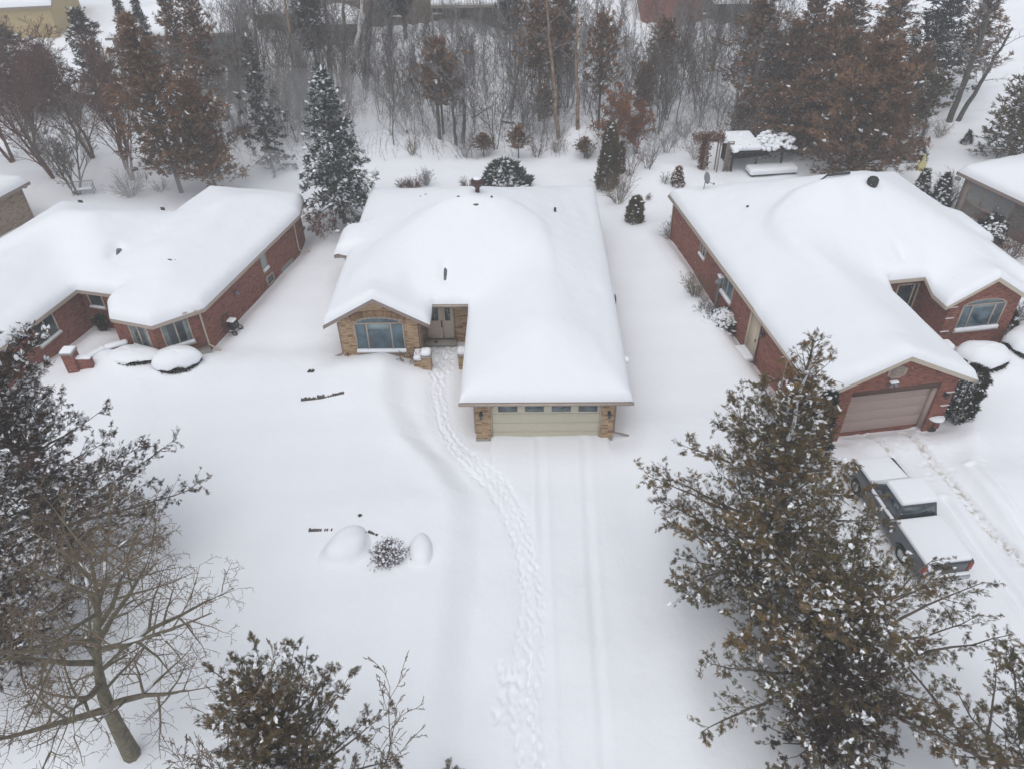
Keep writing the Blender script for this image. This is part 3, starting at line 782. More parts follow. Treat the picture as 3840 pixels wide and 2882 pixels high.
# left side wall: small window, twin window, low window, side door, lamp, meter
Lw = ((.25, 19.6), (.25, .12))
LL = lambda v: 19.6 - v
window(root, *Lw, LL(14.5), LL(13.7), 1.35, 2.05, (.5,), trim=TRIM, snow=.12)
window(root, *Lw, LL(10.9), LL(9.6), .95, 2.15, (.5,), trim=TRIM, mat=GLASSB, snow=.2)
window(root, *Lw, LL(10.3), LL(9.1), -.55, .15, (), trim=TRIM, sill=False)
dr = B().box(.17, .27, 6.02, 7.0, .0, 2.15).make('door', CREAMD, root)
B().box(.12, .20, 7.0, 7.12, -.1, 2.2).box(.12, .20, 5.92, 6.02, -.1, 2.2).box(.12, .2, 6.02, 7.0, 2.15, 2.24).make('frame', TRIM2, dr)
B().box(.13, .17, 6.12, 6.18, .9, 1.05).make('handle', BLACK, dr)
ds = B().box(-.75, .24, 5.95, 7.1, -.8, -.14).make('doorstep', CONC, root); B().box(-.78, .2, 5.92, 7.13, -.14, .10).make('step_snow', SNOW, ds, True, bevel=.09, seg=4)
lantern(root, .25, 5.6, 1.7, (-1, 0))
mt = B().box(.02, .22, 10.9, 11.25, 1.25, 1.75).rod((.12, 11.07, 1.25), (.12, 11.07, -.3), .05).rod((.16, 11.3, 1.2), (.16, 11.3, -.3), .035).lathe((.0, 11.07, 1.45), [(.12, -.08), (.14, 0), (.12, .08), (0, .09)], 10)
mto = mt.make('electric_meter', STEEL, root); B().box(-.02, .24, 10.86, 11.28, 1.75, 1.86).make('meter_snow', SNOW, mto, True, bevel=.05, seg=3)
pipe(root, TRIM, (.2, 19.5, 2.3), (.2, 19.5, -.25), (-.5, 19.45, -.2)); pipe(root, TRIM, (-.1, 2.9, 2.3), (.18, 3.0, 2.2), (.2, 3.0, -.3))
B().box(-.05, .06, -.2, 20.02, 2.33, 2.43).make('gutter', TRIM, root)
# front gable picture window
Fw = ((9.75, 5.6), (13.5, 5.6))
window(root, *Fw, .72, 3.0, .72, 2.2, (.22, .76), arch=.28, mat=GLASSB, trim=TRIM, snow=.2, blind=(.25, .74, 2.0))
window(root, (6.6, 7.9), (9.75, 7.9), 1.75, 2.9, .3, 2.25, (.78,), trim=TRIM2, mat=GLASS, sill=False)
for z_ in (.75, 1.55, 2.2): B().box(9.70, 10.15, 5.53, 5.60, z_, z_ + .025).make('quoin_ledge_snow', SNOW, root)
for z_ in (.2, .95, 1.7): B().box(6.2, 6.62, .05, .12, z_, z_ + .025).make('quoin_ledge_snow', SNOW, root)
# roof furniture
A_ = on_roof(HR, hR, 1786, 384, .42); Bq = on_roof(HR, hR, 1834, 380, .42); Cq = on_roof(HR, hR, 1758, 400, .36)
rg = B(); rg.rod(A_, Bq, .07, n=6); rg.rod(A_, Cq, .06, .02, n=6); rg.make('ridge_shingle', SHING, roof)
u, v, z = on_roof(HR, hR, 1886, 391, .45)
B().lathe((u, v, z - .35), [(.25, 0), (.30, .25), (.30, .42), (.2, .55), (0, .58)], 14).make('turbine_vent', BLACK, roof, True)
u, v, z = on_roof(HR, hR, 1608 / 1.0 - 0, 457, .33)
u, v, z = on_roof(HR, hR, (2400 + 620 * .651) / K, (1190 * .651) / K, .4); B().rod((u, v, z - .4), (u, v, z + .05), .07, n=10).make('vent_pipe', BLACK, roof)
u, v, z = on_roof(HR, hR, 1520, 404, .35)
sd = B().rod((u, v, z - .6), (u + .05, v, z + .35), .028).rod((u + .05, v, z + .35), (u + .45, v - .35, z + .3), .02)
sd.lathe((u + .45, v - .37, z + .30), [(0, -.06), (.06, -.03), (.06, .06), (0, .08)], 8)
sdo = sd.make('satellite_dish', STEEL, roof)
dish = B().lathe((0, 0, 0), [(0, .0), (.18, .02), (.30, .06), (.36, .10), (.345, .115), (.28, .08), (0, .02)], 18, sx=.8).make('dish_face', STEEL, sdo, True)
dish.location = (u + .05, v, z + .55); dish.rotation_euler = (R_(70), 0, R_(35))

# ---- left house
root = thing('brick_house', 'red brick bungalow with angled bay windows and a snowy walled court', 'house', (*HL[0], 0), HL[1])
hL = hmax(lambda u, v: 2.4 + .37 * np.minimum(np.minimum(.33 - u, u + 7.4), np.minimum(v + 2.1, 12.7 - v)), hip(-14.8, -4.8, 0.05, 8.6, 2.4, .43), hip(-14, -7.2, -9.4, 7.5, 2.4, .36))
oL = [(.33, -.1), (.33, 10.6), (-.45, 12.7), (-7.0, 12.7), (-7.0, 8.6), (-14.8, 8.6), (-14.8, .05), (-14, .05), (-14, -9.4), (-7.2, -9.4), (-7.2, .05), (-4.6, .05), (-4.55, -1.0), (-3.75, -1.95), (-1.3, -2.1)]
def hLc(u, v):
    """eaves of the bay are level: planes rise from each eave edge"""
    h = hL(u, v)
    bay = 2.4 + .37 * np.minimum.reduce([(.33 - u), (u + 5.2) * .9, ((v + .1) * 1.63 - (u - .33) * -2.0) / 2.58 if False else 99 + 0 * u, 12.7 - v])
    return h
def edge_plane(p, q, e, s):
    p, q = np.array(p), np.array(q); t = nrm(q - p); n_ = np.array([-t[1], t[0]])
    return lambda u, v: e + s * ((u - p[0]) * n_[0] + (v - p[1]) * n_[1])
_e = [edge_plane((-1.3, -2.1), (.33, -.1), 2.4, .32), edge_plane((-3.75, -1.95), (-1.3, -2.1), 2.4, .32), edge_plane((-4.55, -1.0), (-3.75, -1.95), 2.4, .32), edge_plane((.33, -.1), (.33, 10.6), 2.4, .32), edge_plane((-4.6, .05), (-4.55, -1.0), 2.4, .32), edge_plane((.33, 10.6), (-.45, 12.7), 2.4, .32)]
def hLf(u, v):
    wing = np.minimum.reduce([f(u, v) for f in _e[:4]] + [2.4 + .32 * (u + 7.0) + 0 * v, 2.4 + .32 * (12.7 - v), _e[5](u, v)])
    wing = np.minimum(wing, np.where(v < .6, _e[4](u, v), 99.))
    o = np.maximum(hip(-14.8, -4.8, 0.05, 8.6, 2.4, .43)(u, v), hip(-14, -7.2, -9.4, 7.5, 2.4, .36)(u, v))
    return np.maximum(wing, o)
skL = on_roof(HL, hLf, 430 / 1.736, 940 / 1.736)
drL = lambda u, v, d: -.26 * np.exp(-(((u - skL[0]) / .26) ** 4 + ((v - skL[1]) / .6) ** 4)) + .18 * np.exp(-(((u + 4.4) / .9) ** 2 + ((v + .2) / 1.2) ** 2))
roof, snow, wall = house_shell(root, oL, WL, hLf, RED, TRIM, drift=drL, T=.40, zb=-.9, smooth_r=.75)
bay1 = ((-1.75, -1.72), (-.1, 0)); bay2 = ((-3.6, -1.45), (-1.75, -1.72))
window(root, *bay1, .42, 1.72, .55, 2.12, (.5,), trim=TRIM2, mat=GLASS, snow=.17, curtain=True)
window(root, *bay2, .38, 1.55, .55, 2.12, (.5,), trim=TRIM2, mat=GLASS, snow=.2, curtain=True)
Rw = ((-.1, 0), (-.1, 10.35))
window(root, *Rw, 6.15, 6.65, .95, 2.3, (), trim=TRIM, mat=BLIND, snow=.14)
window(root, *Rw, 6.3, 7.0, -.1, .42, (), trim=TRIM, sill=False)
window(root, *Rw, 8.0, 9.4, -.35, .05, (), trim=CONC, mat=CONC, sill=False, name='window_well')
window(root, (-7.6, .55), (-4.9, .55), .45, 1.3, 1.15, 2.15, (), trim=TRIM2, snow=.1)
window(root, (-7.6, -9), (-7.6, .55), 6.0, 7.4, .85, 2.05, (.5,), trim=TRIM2, snow=.12)
pipe(root, TRIM2, (-.05, -.08, 2.3), (-.05, -.08, .12), (.75, -.3, .02), r=.045); pipe(root, TRIM2, (-.05, 10.3, 2.25), (-.05, 10.3, .1), (.6, 10.5, 0))
B().box(-.09, .06, 3.05, 3.25, 1.22, 1.42).lathe((.06, 3.15, 1.3), [(0, -.1), (.09, -.06), (.09, .06), (0, .1)], 8).make('dryer_vent', STEEL, root)
B().box(-.98, -.02, -.75, .02, -.6, .12, (np.array([[.7, .7, 0], [-.7, .7, 0], [0, 0, 1]]).T, np.array([-.05, -.1, 0]))).make('foundation', CONC, root)
b_ = B()
for px, py, s in ((172, 431, .16), (350, 447, .14), (449, 431, .12), (366, 560, .12), (377, 561, .07)):
    u, v, z = on_roof(HL, hLf, px, py, .36); b_.box(u - s, u + s, v - .04, v + .04, z - .2, z + .0)
b_.make('ridge_shingle', SHING, roof, bevel=.03)
u, v, z = skL
B().box(-.13, .13, -.4, .4, -.04, 0, (np.array([[1, 0, 0], [0, .93, 0], [.0, .34, 1]]), np.array([u, v, z - .2]))).make('skylight', FROST, roof)
g = B().rod((.30, -.35, 2.42), (.1, -.6, 2.5), .05).rod((-.2, -.75, 2.5), (-.35, -.9, 2.5), .04)
g.make('gutter', TRIM, root)

# ---- the plainer houses at the edges of view
def box_house(label, x, y, yaw, u0, u1, v0, v1, e, p, brick, trim, gable=None, T=.36, z=None):
    z0 = gz(x, y) if z is None else z
    r = thing('house' if brick in (YELS, DARKS, GREYS, WOODS) else 'brick_house', label, 'house', (x, y, z0), R_(yaw))
    o = .45
    if gable == 'u':   # ridge along u
        vc = (v0 + v1) / 2; hw = (v1 - v0) / 2 + o
        hf = lambda u, v: e + p * (hw - np.abs(v - vc)); pk = [(u0 - o, vc), (u1 + o, vc), (u0, vc), (u1, vc)]
    else:
        hf = hip(u0 - o, u1 + o, v0 - o, v1 + o, e, p); pk = ()
    W = [(u0, v0), (u1, v0), (u1, v1), (u0, v1)]
    rf = house_shell(r, [(u0 - o, v0 - o), (u1 + o, v0 - o), (u1 + o, v1 + o), (u0 - o, v1 + o)], W, hf, brick, trim, T=T, peaks=pk, grid=.4, zb=-1.5)
    return r, rf[0], W
x, y = G(73, 470)
r, rf, W = box_house('buff brick house cut off by the left edge beyond the red bungalow', x, y, -17, -14, 0, -13, 0, 2.45, .42, BUFF, TAUPE)
B().rod((.04, -.05, 2.3), (.04, -.05, -.2), .05).make('downspout', TAUPE, r); B().lathe((.3, .1, 2.2), [(0, -.1), (.1, -.06), (.1, .06), (0, .1)], 8).make('eave_lamp', STEEL, r)
x, y = G(2062, 452)
r, rf, W = box_house('grey brick house with a screened sunroom at the right edge', x, y, 20.5, 0, 15, -15, 0, 2.55, .42, GREYB, TAUPE)
Sw = ((0, 0), (0, -15))
for i in range(3): window(r, *Sw, .55 + i * 1.12, 1.60 + i * 1.12, .95, 2.4, (), trim=TAUPE, mat=GREYS, sill=False, name='screen')
B().box(-.03, .02, -4.0, -2.2, -.5, .78).make('crawl_shade_panel', BLACK, r); B().box(-.06, .03, -4.1, -.3, .8, .92).make('sunroom_sill', TAUPE, r)  # flat black panel stands for the shade in the space under the sunroom
B().box(-.07, .02, -.5, -.02, -.6, 2.5).make('corner_board', TAUPE, r); B().box(-.6, -.42, .0, .3, 2.1, 2.3).make('eave_lamp', STEEL, r)
def far(label, px, py, yaw, w, d, e, p, mat, trim, gable=None, left=.5, wins=(), z=2.6):
    x, y = G(px, py, z)
    for _ in range(3): x, y = G(px, py, gz(x, y))
    r, rf, W = box_house(label, x, y, yaw, -w * left, w * (1 - left), 0, d, e, p, mat, trim, gable, T=.4)
    for a, b, z0, z1 in wins: window(r, W[0], W[1], a, b, z0, z1, (.5,), trim=TRIM2, mat=GLASS, snow=.1)
    return r, rf, W
r, rf, W = far('yellow sided house with steep snowy gable, far up the rise at left', 128, 80, 8, 14, 9, 3.2, .62, YELS, TAUPE, 'u', left=1.0)
u_, v_ = -3.0, 2.2
sd = B().rod((u_, v_, 4.4), (u_, v_, 5.5), .03).make('satellite_dish', STEEL, rf)
o = B().lathe((0, 0, 0), [(0, 0), (.25, .03), (.42, .12), (.40, .14), (0, .03)], 16).make('dish_face', STEEL, sd, True); o.location = (u_, v_, 5.6); o.rotation_euler = (R_(65), 0, R_(-20))
window(r, W[1], W[2], 4.2, 5.2, 2.9, 4.0, (), trim=TRIM, sill=False)
far('low grey sided house half hidden behind the brown cedars', 478, 140, 6, 11, 8, 3.0, .40, GREYS, TAUPE, left=.85)
far('faded pink brick house seen through bare trunks, far left of centre', 625, 72, 4, 6.2, 7, 2.0, .40, PINKB, TAUPE, left=.5, wins=((3.8, 4.6, .6, 1.6),))
far('charcoal sided house behind the white birch', 727, 64, 2, 4.6, 6, 2.2, .42, DARKS, SHING, left=.5)
r, rf, W = far('weathered wood sided house with raised deck behind the red and white flag', 830, 48, -2, 22, 9, 4.6, .42, WOODS, TAUPE, left=.42, wins=((2.6, 3.6, .9, 2.6), (10.2, 11.4, 1.0, 2.4), (14.2, 15.3, 1.2, 2.6), (5.5, 6.5, 2.6, 4.0)))
dk = B().box(5.2, 12.6, -3.0, 0, 2.3, 2.5)
for xx in (5.3, 7.7, 10.1, 12.5): dk.box(xx - .08, xx + .08, -2.95, -2.8, -1, 2.3)
dko = dk.make('deck', POST, r)
rl = B().box(5.2, 12.6, -3.0, -2.94, 3.3, 3.38)
for xx in np.arange(5.25, 12.6, .3): rl.box(xx - .02, xx + .02, -3.0, -2.95, 2.5, 3.3)
rl.make('railing', TRIM2, dko); B().box(5.2, 12.6, -2.9, -.05, 2.5, 2.8).make('deck_snow', SNOW, dko, True, bevel=.1, seg=3)
far('brick house with a white framed window above the wooded slope, right of centre', 1500, 40, -3, 12, 8, 3.4, .42, RED, TRIM2, left=.45, wins=((6.2, 7.1, .8, 2.1),))
far('small dark shed with a snowy roof beside the far brick house', 1592, 52, -4, 4.2, 3.2, 2.0, .4, DARKS, SHING, left=.5)

# ------------------------------------------------------------------ plants
def bare(rng, H, levels=4, trunk=None, spread=.75, n0=9, ratio=.62, r0=None, lean=(0, 0), trunk_frac=.25, up=.25, stems=1, wig=.18, kids=(6, 5, 4), stem_spread=.5, minr=.006):
    """leafless tree: returns segments"""
    segs = []
    r0 = r0 or H * .016
    def grow(p, d, L, r, lv):
        n = max(3, int(6 - lv)) if lv else 9
        st = L / n; pts = [p]; ds = []
        for i in range(n):
            d = d + rng.normal(0, wig, 3) * (.5 if lv == 0 else 1); d[2] += up * (.3 if lv == 0 else .6) * st; d = d / np.linalg.norm(d)
            q = pts[-1] + d * st
            if trunk is not None and lv == 0:
                q = np.array([np.interp((i + 1) / n, trunk[0], trunk[k_]) for k_ in (1, 2, 3)]); d = q - pts[-1]; d = d / np.linalg.norm(d)
            ra = r * (1 - .8 * i / n); rb = r * (1 - .8 * (i + 1) / n)
            if trunk is not None and lv == 0: ra, rb = np.interp(i / n, trunk[0], trunk[4]), np.interp((i + 1) / n, trunk[0], trunk[4])
            segs.append((*pts[-1], *q, max(ra, minr), max(rb, minr))); pts.append(q); ds.append(d)
        if lv >= levels: return
        k = n0 if lv == 0 else kids[min(lv - 1, len(kids) - 1)]
        for j in range(k):
            f = (trunk_frac + (1 - trunk_frac) * (j + rng.uniform(0, 1)) / k) if lv == 0 else (.2 + .8 * (j + rng.uniform(0, 1)) / k)
            i = min(n - 1, int(f * n)); t = f * n - i
            pp = pts[i] + (pts[i + 1] - pts[i]) * t
            az = j * 2.4 + rng.uniform(-.6, .6); ax = ds[i]
            s = np.cross(ax, [0, 0, 1.0] if abs(ax[2]) < .9 else [1.0, 0, 0]); s /= np.linalg.norm(s); w = np.cross(ax, s)
            sd = s * math.cos(az) + w * math.sin(az)
            nd = ax * math.cos(spread) + sd * math.sin(spread); nd = nd * rng.uniform(.85, 1.15); nd /= np.linalg.norm(nd)
            LL = L * ratio * (1.1 - .55 * f if lv == 0 else 1.15 - .6 * f) * rng.uniform(.7, 1.2)
            grow(pp, nd, LL, max(r * (1 - .75 * f) * .62, minr), lv + 1)
    for s in range(stems):
        a = s * 2.4 + rng.uniform(0, 1); k = stem_spread if stems > 1 else 0
        d = np.array([lean[0] + k * math.cos(a) * rng.uniform(.4, 1), lean[1] + k * math.sin(a) * rng.uniform(.4, 1), 1.0]); d /= np.linalg.norm(d)
        grow(np.array([.08 * k * math.cos(a) * H * .2, .08 * k * math.sin(a) * H * .2, -.25]), d, H * (1 if s == 0 else rng.uniform(.7, 1)), r0 * (1 if stems == 1 else .7), 0)
    return np.array(segs)

def evergreen(rng, H, R, nb=160, prof=None, start=.12, elev=(.5, -.1), sag=.15, per=14, ss=.36, templ=None, lean=(0, 0), jit=.3, r0=None, flat=.5, twig=.35, bunch=1.0, curve=0.0, low=.9, thin_top=0.):
    """returns branch segments and sprays (pos, X, Y, Z)"""
    prof = prof or (lambda t: (1 - t) ** .8)
    segs = []; P = []; D = []
    r0 = r0 or H * .014
    ax = lambda t: np.array([lean[0] * H * t + curve * math.sin(t * 5), lean[1] * H * t + curve * .6 * math.cos(t * 4) - curve * .6, H * t])
    n = 12
    for i in range(n):
        a, b = ax(i / n), ax((i + 1) / n)
        if i == 0: a = a - np.array([0, 0, .3])
        segs.append((*a, *b, r0 * (1 - .92 * i / n) + .012, r0 * (1 - .92 * (i + 1) / n) + .012))
    for k in range(nb):
        t = start + (1 - start) * ((k + rng.uniform(0, 1)) / nb) ** low
        t = min(t, .985)
        az = k * 2.399 + rng.uniform(-.4, .4)
        L = R * prof((t - start) / (1 - start)) * rng.uniform(1 - jit * 1.5, 1 + jit * .6) + .15
        el = elev[0] * t + elev[1] * (1 - t) + rng.uniform(-.15, .15)
        d = np.array([math.cos(az) * math.cos(el), math.sin(az) * math.cos(el), math.sin(el)])
        p = ax(t); m = max(2, int(L / .5)); st = L / m; rr = .012 + .013 * L
        for i in range(m):
            d2 = d.copy(); d2[2] += -sag * math.sin(math.pi * (i + 1) / m * .8) + (.25 * sag if i > m * .6 else 0); d2 = d2 / np.linalg.norm(d2) + rng.normal(0, .09, 3); d2 /= np.linalg.norm(d2)
            q = p + d2 * st
            segs.append((*p, *q, rr * (1 - .85 * i / m), rr * (1 - .85 * (i + 1) / m)))
            f = (i + .5) / m
            cnt = max(1, int(round(per * st * (0.4 + .9 * f) * rng.uniform(.5, 1.4) * bunch * (1 - thin_top * min(1, max(0, t - .68) * 6)))))
            if f > .10:
                u = np.cross(d2, [0, 0, 1.0]); u /= np.linalg.norm(u) + 1e-6
                while cnt > 0:
                    g = min(cnt, int(rng.randint(6, 15))); cnt -= g
                    side = rng.choice([-1, 1]); sp_ = rng.uniform(.35, 1.25)
                    td = d2 * math.cos(sp_) + u * side * math.sin(sp_) + np.array([0, 0, rng.uniform(-.25, .5)]); td /= np.linalg.norm(td)
                    tl = twig * (1.2 - .75 * f) * L ** .5 * rng.uniform(.35, 1.1)
                    o = p + (q - p) * rng.uniform(0, 1); mid = o + td * tl * .55; td2 = td + rng.normal(0, .25, 3); td2[2] += rng.uniform(-.1, .35); td2 /= np.linalg.norm(td2); e = mid + td2 * tl * .45
                    segs.append((*o, *mid, .011, .008)); segs.append((*mid, *e, .008, .005))
                    v_ = np.cross(td, u); 
                    for k_ in range(g):
                        w_ = (k_ + rng.uniform(.2, 1)) / g; w_ = w_ ** .7
                        b_ = o + td * tl * w_ if w_ < .55 else mid + td2 * tl * (w_ - .55)
                        dd = td2 * rng.uniform(.5, 1.1) + rng.normal(0, .55, 3); dd /= np.linalg.norm(dd)
                        P.append(b_ + rng.normal(0, .35, 3) * ss * (1.1 - .6 * w_)); D.append(dd)
            p = q
        P.append(p - d2 * .1); D.append(d2)
    P.append(ax(1.0)); D.append(np.array([0, 0, 1.0]))
    P = np.array(P); D = np.array(D)
    m = len(P)
    s = ss * rng.uniform(.6, 1.3, m)
    up = np.stack([rng.normal(0, flat, m), rng.normal(0, flat, m), np.ones(m)], 1)
    Y = nrm(np.cross(up, D)); Z = np.cross(D, Y)
    return np.array(segs), P, D * s[:, None], Y * s[:, None], Z * s[:, None]

_tr = np.random.RandomState(3)
SPR = [spray(_tr, 11, .105, 1.15, .2) for _ in range(4)]
SPR_SNOW = spray(_tr, 7, .24, 1.0)
SPR_FAR = [spray(_tr, 5, .30) for _ in range(3)]
SPR_SPR = [spray(_tr, 7, .17, .8, .25) for _ in range(3)]
def foliage_obj(rng, name, P, X, Y, Z, mat, parent, templ):
    vs, fs, n = [], [], 0
    w = rng.randint(0, len(templ), len(P))
    for i, (TV, TF) in enumerate(templ):
        s = w == i
        if s.any():
            v, f = scatter(TV, TF, P[s], X[s], Y[s], Z[s]); vs.append(v); fs.append(f + n); n += len(v)
    return mesh(name, np.concatenate(vs), [np.concatenate(fs)], mat, parent)

def snow_on(rng, P, frac, size, parent, name='snow', X=None, Y=None, flat=.5, lift=.03):
    """caught snow; with X, Y it lies along the sprays that hold it, in clusters"""
    ph = P * 1.7
    cl = .5 + .5 * np.sin(ph[:, 0] + 2 * np.sin(ph[:, 2])) * np.sin(ph[:, 1] * 1.3 + ph[:, 2] * 1.9)
    k = rng.uniform(0, 1, len(P)) < frac * 2 * cl
    if not k.any(): return None
    n = k.sum()
    if X is None:
        v, f = blob_mesh(rng, P[k] + np.array([0, 0, lift]), size, flat)
    else:
        # frosted sprays: snow lying on the upper face of the sprays that hold it, with a few thicker pads
        x = X[k]; y = Y[k]; up = np.array([0, 0, 1.0])
        zz = np.cross(x, y); zz = zz * np.sign(zz[:, 2:3] + 1e-9); zz = nrm(zz)
        TV, TF = SPR_SNOW
        off = zz * .012 + up * .012
        v, f = scatter(TV, TF, P[k] + off, x * .92, y * .95, zz * .35 * np.linalg.norm(x, axis=1, keepdims=True))
        m = rng.uniform(0, 1, n) < .16; s = rng.uniform(.3, 1.0, (m.sum(), 1)) ** 1.5
        if m.any():
            v2, f2 = scatter(ICO[0], ICO[1], P[k][m] + x[m] * .5 + up * size * .3, x[m] * (.2 + .3 * s), y[m] * (.15 + .3 * s), np.concatenate([0 * s, 0 * s, size * (.25 + .45 * s)], 1))
            f = np.concatenate([f, f2 + len(v)]); v = np.concatenate([v, v2])
    return tag(mesh(name, v, [f], SNOWB, parent, True), None, kind='stuff')

def make_evergreen(name, label, loc, seed, H, R, leaf, bark=BARK, templ=None, snow=.05, snow_size=.10, cat='tree', group=None, rz=0, **kw):
    rng = np.random.RandomState(seed)
    t = thing(name, label, cat, loc, rz, group)
    segs, P, X, Y, Z = evergreen(rng, H, R, **kw)
    tube_obj('trunk', segs, bark, t)
    foliage_obj(rng, 'crown', P, X, Y, Z, leaf, t, templ or SPR)
    if snow: snow_on(rng, P, snow, snow_size, t, X=X, Y=Y)
    return t

def dup(t, loc, rz, sc, label, group=None):
    r = t.copy(); COL.objects.link(r); r.location = loc; r.rotation_euler = (0, 0, rz); r.scale = (sc[0], sc[0], sc[1]) if isinstance(sc, tuple) else (sc,) * 3
    r['label'] = label
    if group: r['group'] = group
    elif 'group' in r: del r['group']
    for ch in list(t.children):
        c = ch.copy(); COL.objects.link(c); c.parent = r
        for g in ch.children:
            d = g.copy(); COL.objects.link(d); d.parent = c
    return r

def make_bare(name, label, loc, seed, H, bark=BARK, cat='tree', snow=0, group=None, crown_r=.03, **kw):
    rng = np.random.RandomState(seed)
    segs = bare(rng, H, **kw)
    t = thing(name, label, cat, loc, 0, group)
    big = segs[:, 6] > crown_r
    tube_obj('trunk', segs[big], bark, t)
    if (~big).any(): tube_obj('crown', segs[~big], bark if bark is not BARKG else TWIGB, t)
    if snow:
        b = segs[big]; d = nrm(b[:, 3:6] - b[:, :3]); k = (rng.uniform(0, 1, len(b)) < snow) & (d[:, 2] < .95)
        if k.any():
            ax_ = (b[k, 3:6] - b[k, :3]) * .55; rr = b[k, 6][:, None]
            sd_ = nrm(np.cross(ax_, [0, 0, 1.0])) * (rr * .75 + .004); up_ = np.concatenate([0 * rr, 0 * rr, rr * .5 + .008], 1)
            v, f = scatter(ICO[0], ICO[1], (b[k, :3] + b[k, 3:6]) / 2 + [0, 0, 1] * rr * .75, ax_, sd_, up_); mesh('snow', v, [f], SNOWB, t, True)['kind'] = 'stuff'
    return t

def shrub(name, label, loc, seed, H, mat=TWIG, stems=14, spread=.6, group=None, leaves=None, nl=0, lv=2, snow=0, kids=(4, 3), r=.012, cat='shrub', ls=.09, wig=.16):
    rng = np.random.RandomState(seed)
    segs = bare(rng, H, levels=lv, stems=stems, stem_spread=spread, n0=5, r0=r * 1.6, ratio=.45, spread=.5, kids=kids, trunk_frac=.25, up=.3, wig=wig, minr=.006)
    t = thing(name, label, cat, loc, 0, group)
    tube_obj('stems', segs, mat, t, thick=.02)
    if leaves is not None:
        e = segs[rng.choice(len(segs), nl)][:, 3:6] + rng.normal(0, .05, (nl, 3))
        d = nrm(rng.normal(0, 1, (nl, 3))); y = nrm(np.cross(d, rng.normal(0, 1, (nl, 3))))
        foliage_obj(rng, 'leaves', e, d * ls, y * ls, np.cross(d, y) * ls, leaves, t, SPR_FAR)
    if snow:
        e = segs[:, 3:6]; snow_on(rng, e, snow, .05, t)
    return t

def vol_ever(name, label, loc, seed, shape, n, leaf, ss=.22, snow=.03, snow_size=.08, group=None, H=3., templ=None, rz=0, cat='shrub', up=.8):
    """dense clipped or columnar evergreen: sprays through the outer layer of a solid given by radius(t)"""
    rng = np.random.RandomState(seed)
    t = thing(name, label, cat, loc, rz, group)
    z = rng.uniform(0, 1, n); a = rng.uniform(0, 6.283, n); rr = np.array([shape(q) for q in z]) * np.sqrt(rng.uniform(.45, 1.0, n)) * (1 + .18 * np.sin(a * 3 + z * 9 + seed) * np.sin(z * 14 + a * 2))
    P = np.stack([rr * np.cos(a), rr * np.sin(a), z * H - .1], 1)
    D = nrm(np.stack([np.cos(a), np.sin(a), np.full(n, up)], 1) + rng.normal(0, .35, (n, 3)))
    s = ss * rng.uniform(.6, 1.3, n)[:, None]
    Y = nrm(np.cross(rng.normal(0, 1, (n, 3)), D)); Z = np.cross(D, Y)
    tube_obj('trunk', [(0, 0, -.3, 0, 0, H * .9, .06, .02)], BARKD, t)
    foliage_obj(rng, 'crown', P, D * s, Y * s, Z * s, leaf, t, templ or SPR)
    if snow: snow_on(rng, P + D * .12, snow, snow_size, t)
    return t

def cap_bush(label, x, y, rx, ry, h, seed, name='round_bush', z=None, rz=0, cap=.42, skirt=True):
    """clipped bush under a thick cushion of snow"""
    rng = np.random.RandomState(seed)
    z = gz(x, y) if z is None else z
    t = thing(name, label, 'bush', (x, y, z), rz)
    n = 2600; a = rng.uniform(0, 6.283, n); k = rng.uniform(-.3, 1, n) ** 1
    prof = lambda k: np.sqrt(np.clip(1 - (np.clip(k, 0, 1) * .75) ** 2, 0, 1)) * (1 - .35 * np.clip(-k, 0, 1))
    w = prof(k) * rng.uniform(.82, 1.0, n)
    P = np.stack([rx * w * np.cos(a), ry * w * np.sin(a), h * (k * .8)], 1)
    D = nrm(np.stack([np.cos(a), np.sin(a), .4 + 0 * a], 1) + rng.normal(0, .5, (n, 3))); s = .12 * rng.uniform(.6, 1.3, n)[:, None]
    Y = nrm(np.cross(rng.normal(0, 1, (n, 3)), D)); Z = np.cross(D, Y)
    foliage_obj(rng, 'crown', P, D * s, Y * s, Z * s, HEDGE, t, SPR_FAR)
    b = B(); pr = [(1.0, h * .42), (1.04, h * .55), (1.03, h * .72), (.97, h * .9 + cap * .2), (.85, h + cap * .45), (.65, h + cap * .72), (.4, h + cap * .9), (.18, h + cap * .98), (.001, h + cap)]
    nn = 40; V = []; Q = []
    ph = rng.uniform(0, 6, 3)
    for j, (r_, zz) in enumerate(pr):
        for i in range(nn):
            q = 6.2832 * i / nn; wob = 1 + .06 * math.sin(2 * q + ph[0]) + .05 * math.sin(3 * q + ph[1]) + .03 * math.sin(7 * q + ph[2]) * (j < 5)
            dz = .06 * math.sin(4 * q + ph[2]) * (1 if j < 3 else .2) + .05 * math.sin(9 * q + ph[0]) * (j < 2)
            V.append((rx * r_ * wob * math.cos(q), ry * r_ * wob * math.sin(q), zz + dz))
    for j in range(len(pr) - 1):
        for i in range(nn): Q.append((j * nn + i, j * nn + (i + 1) % nn, (j + 1) * nn + (i + 1) % nn, (j + 1) * nn + i))
    b.add(V, Q); b.make('snow', SNOW, t, True)
    return t

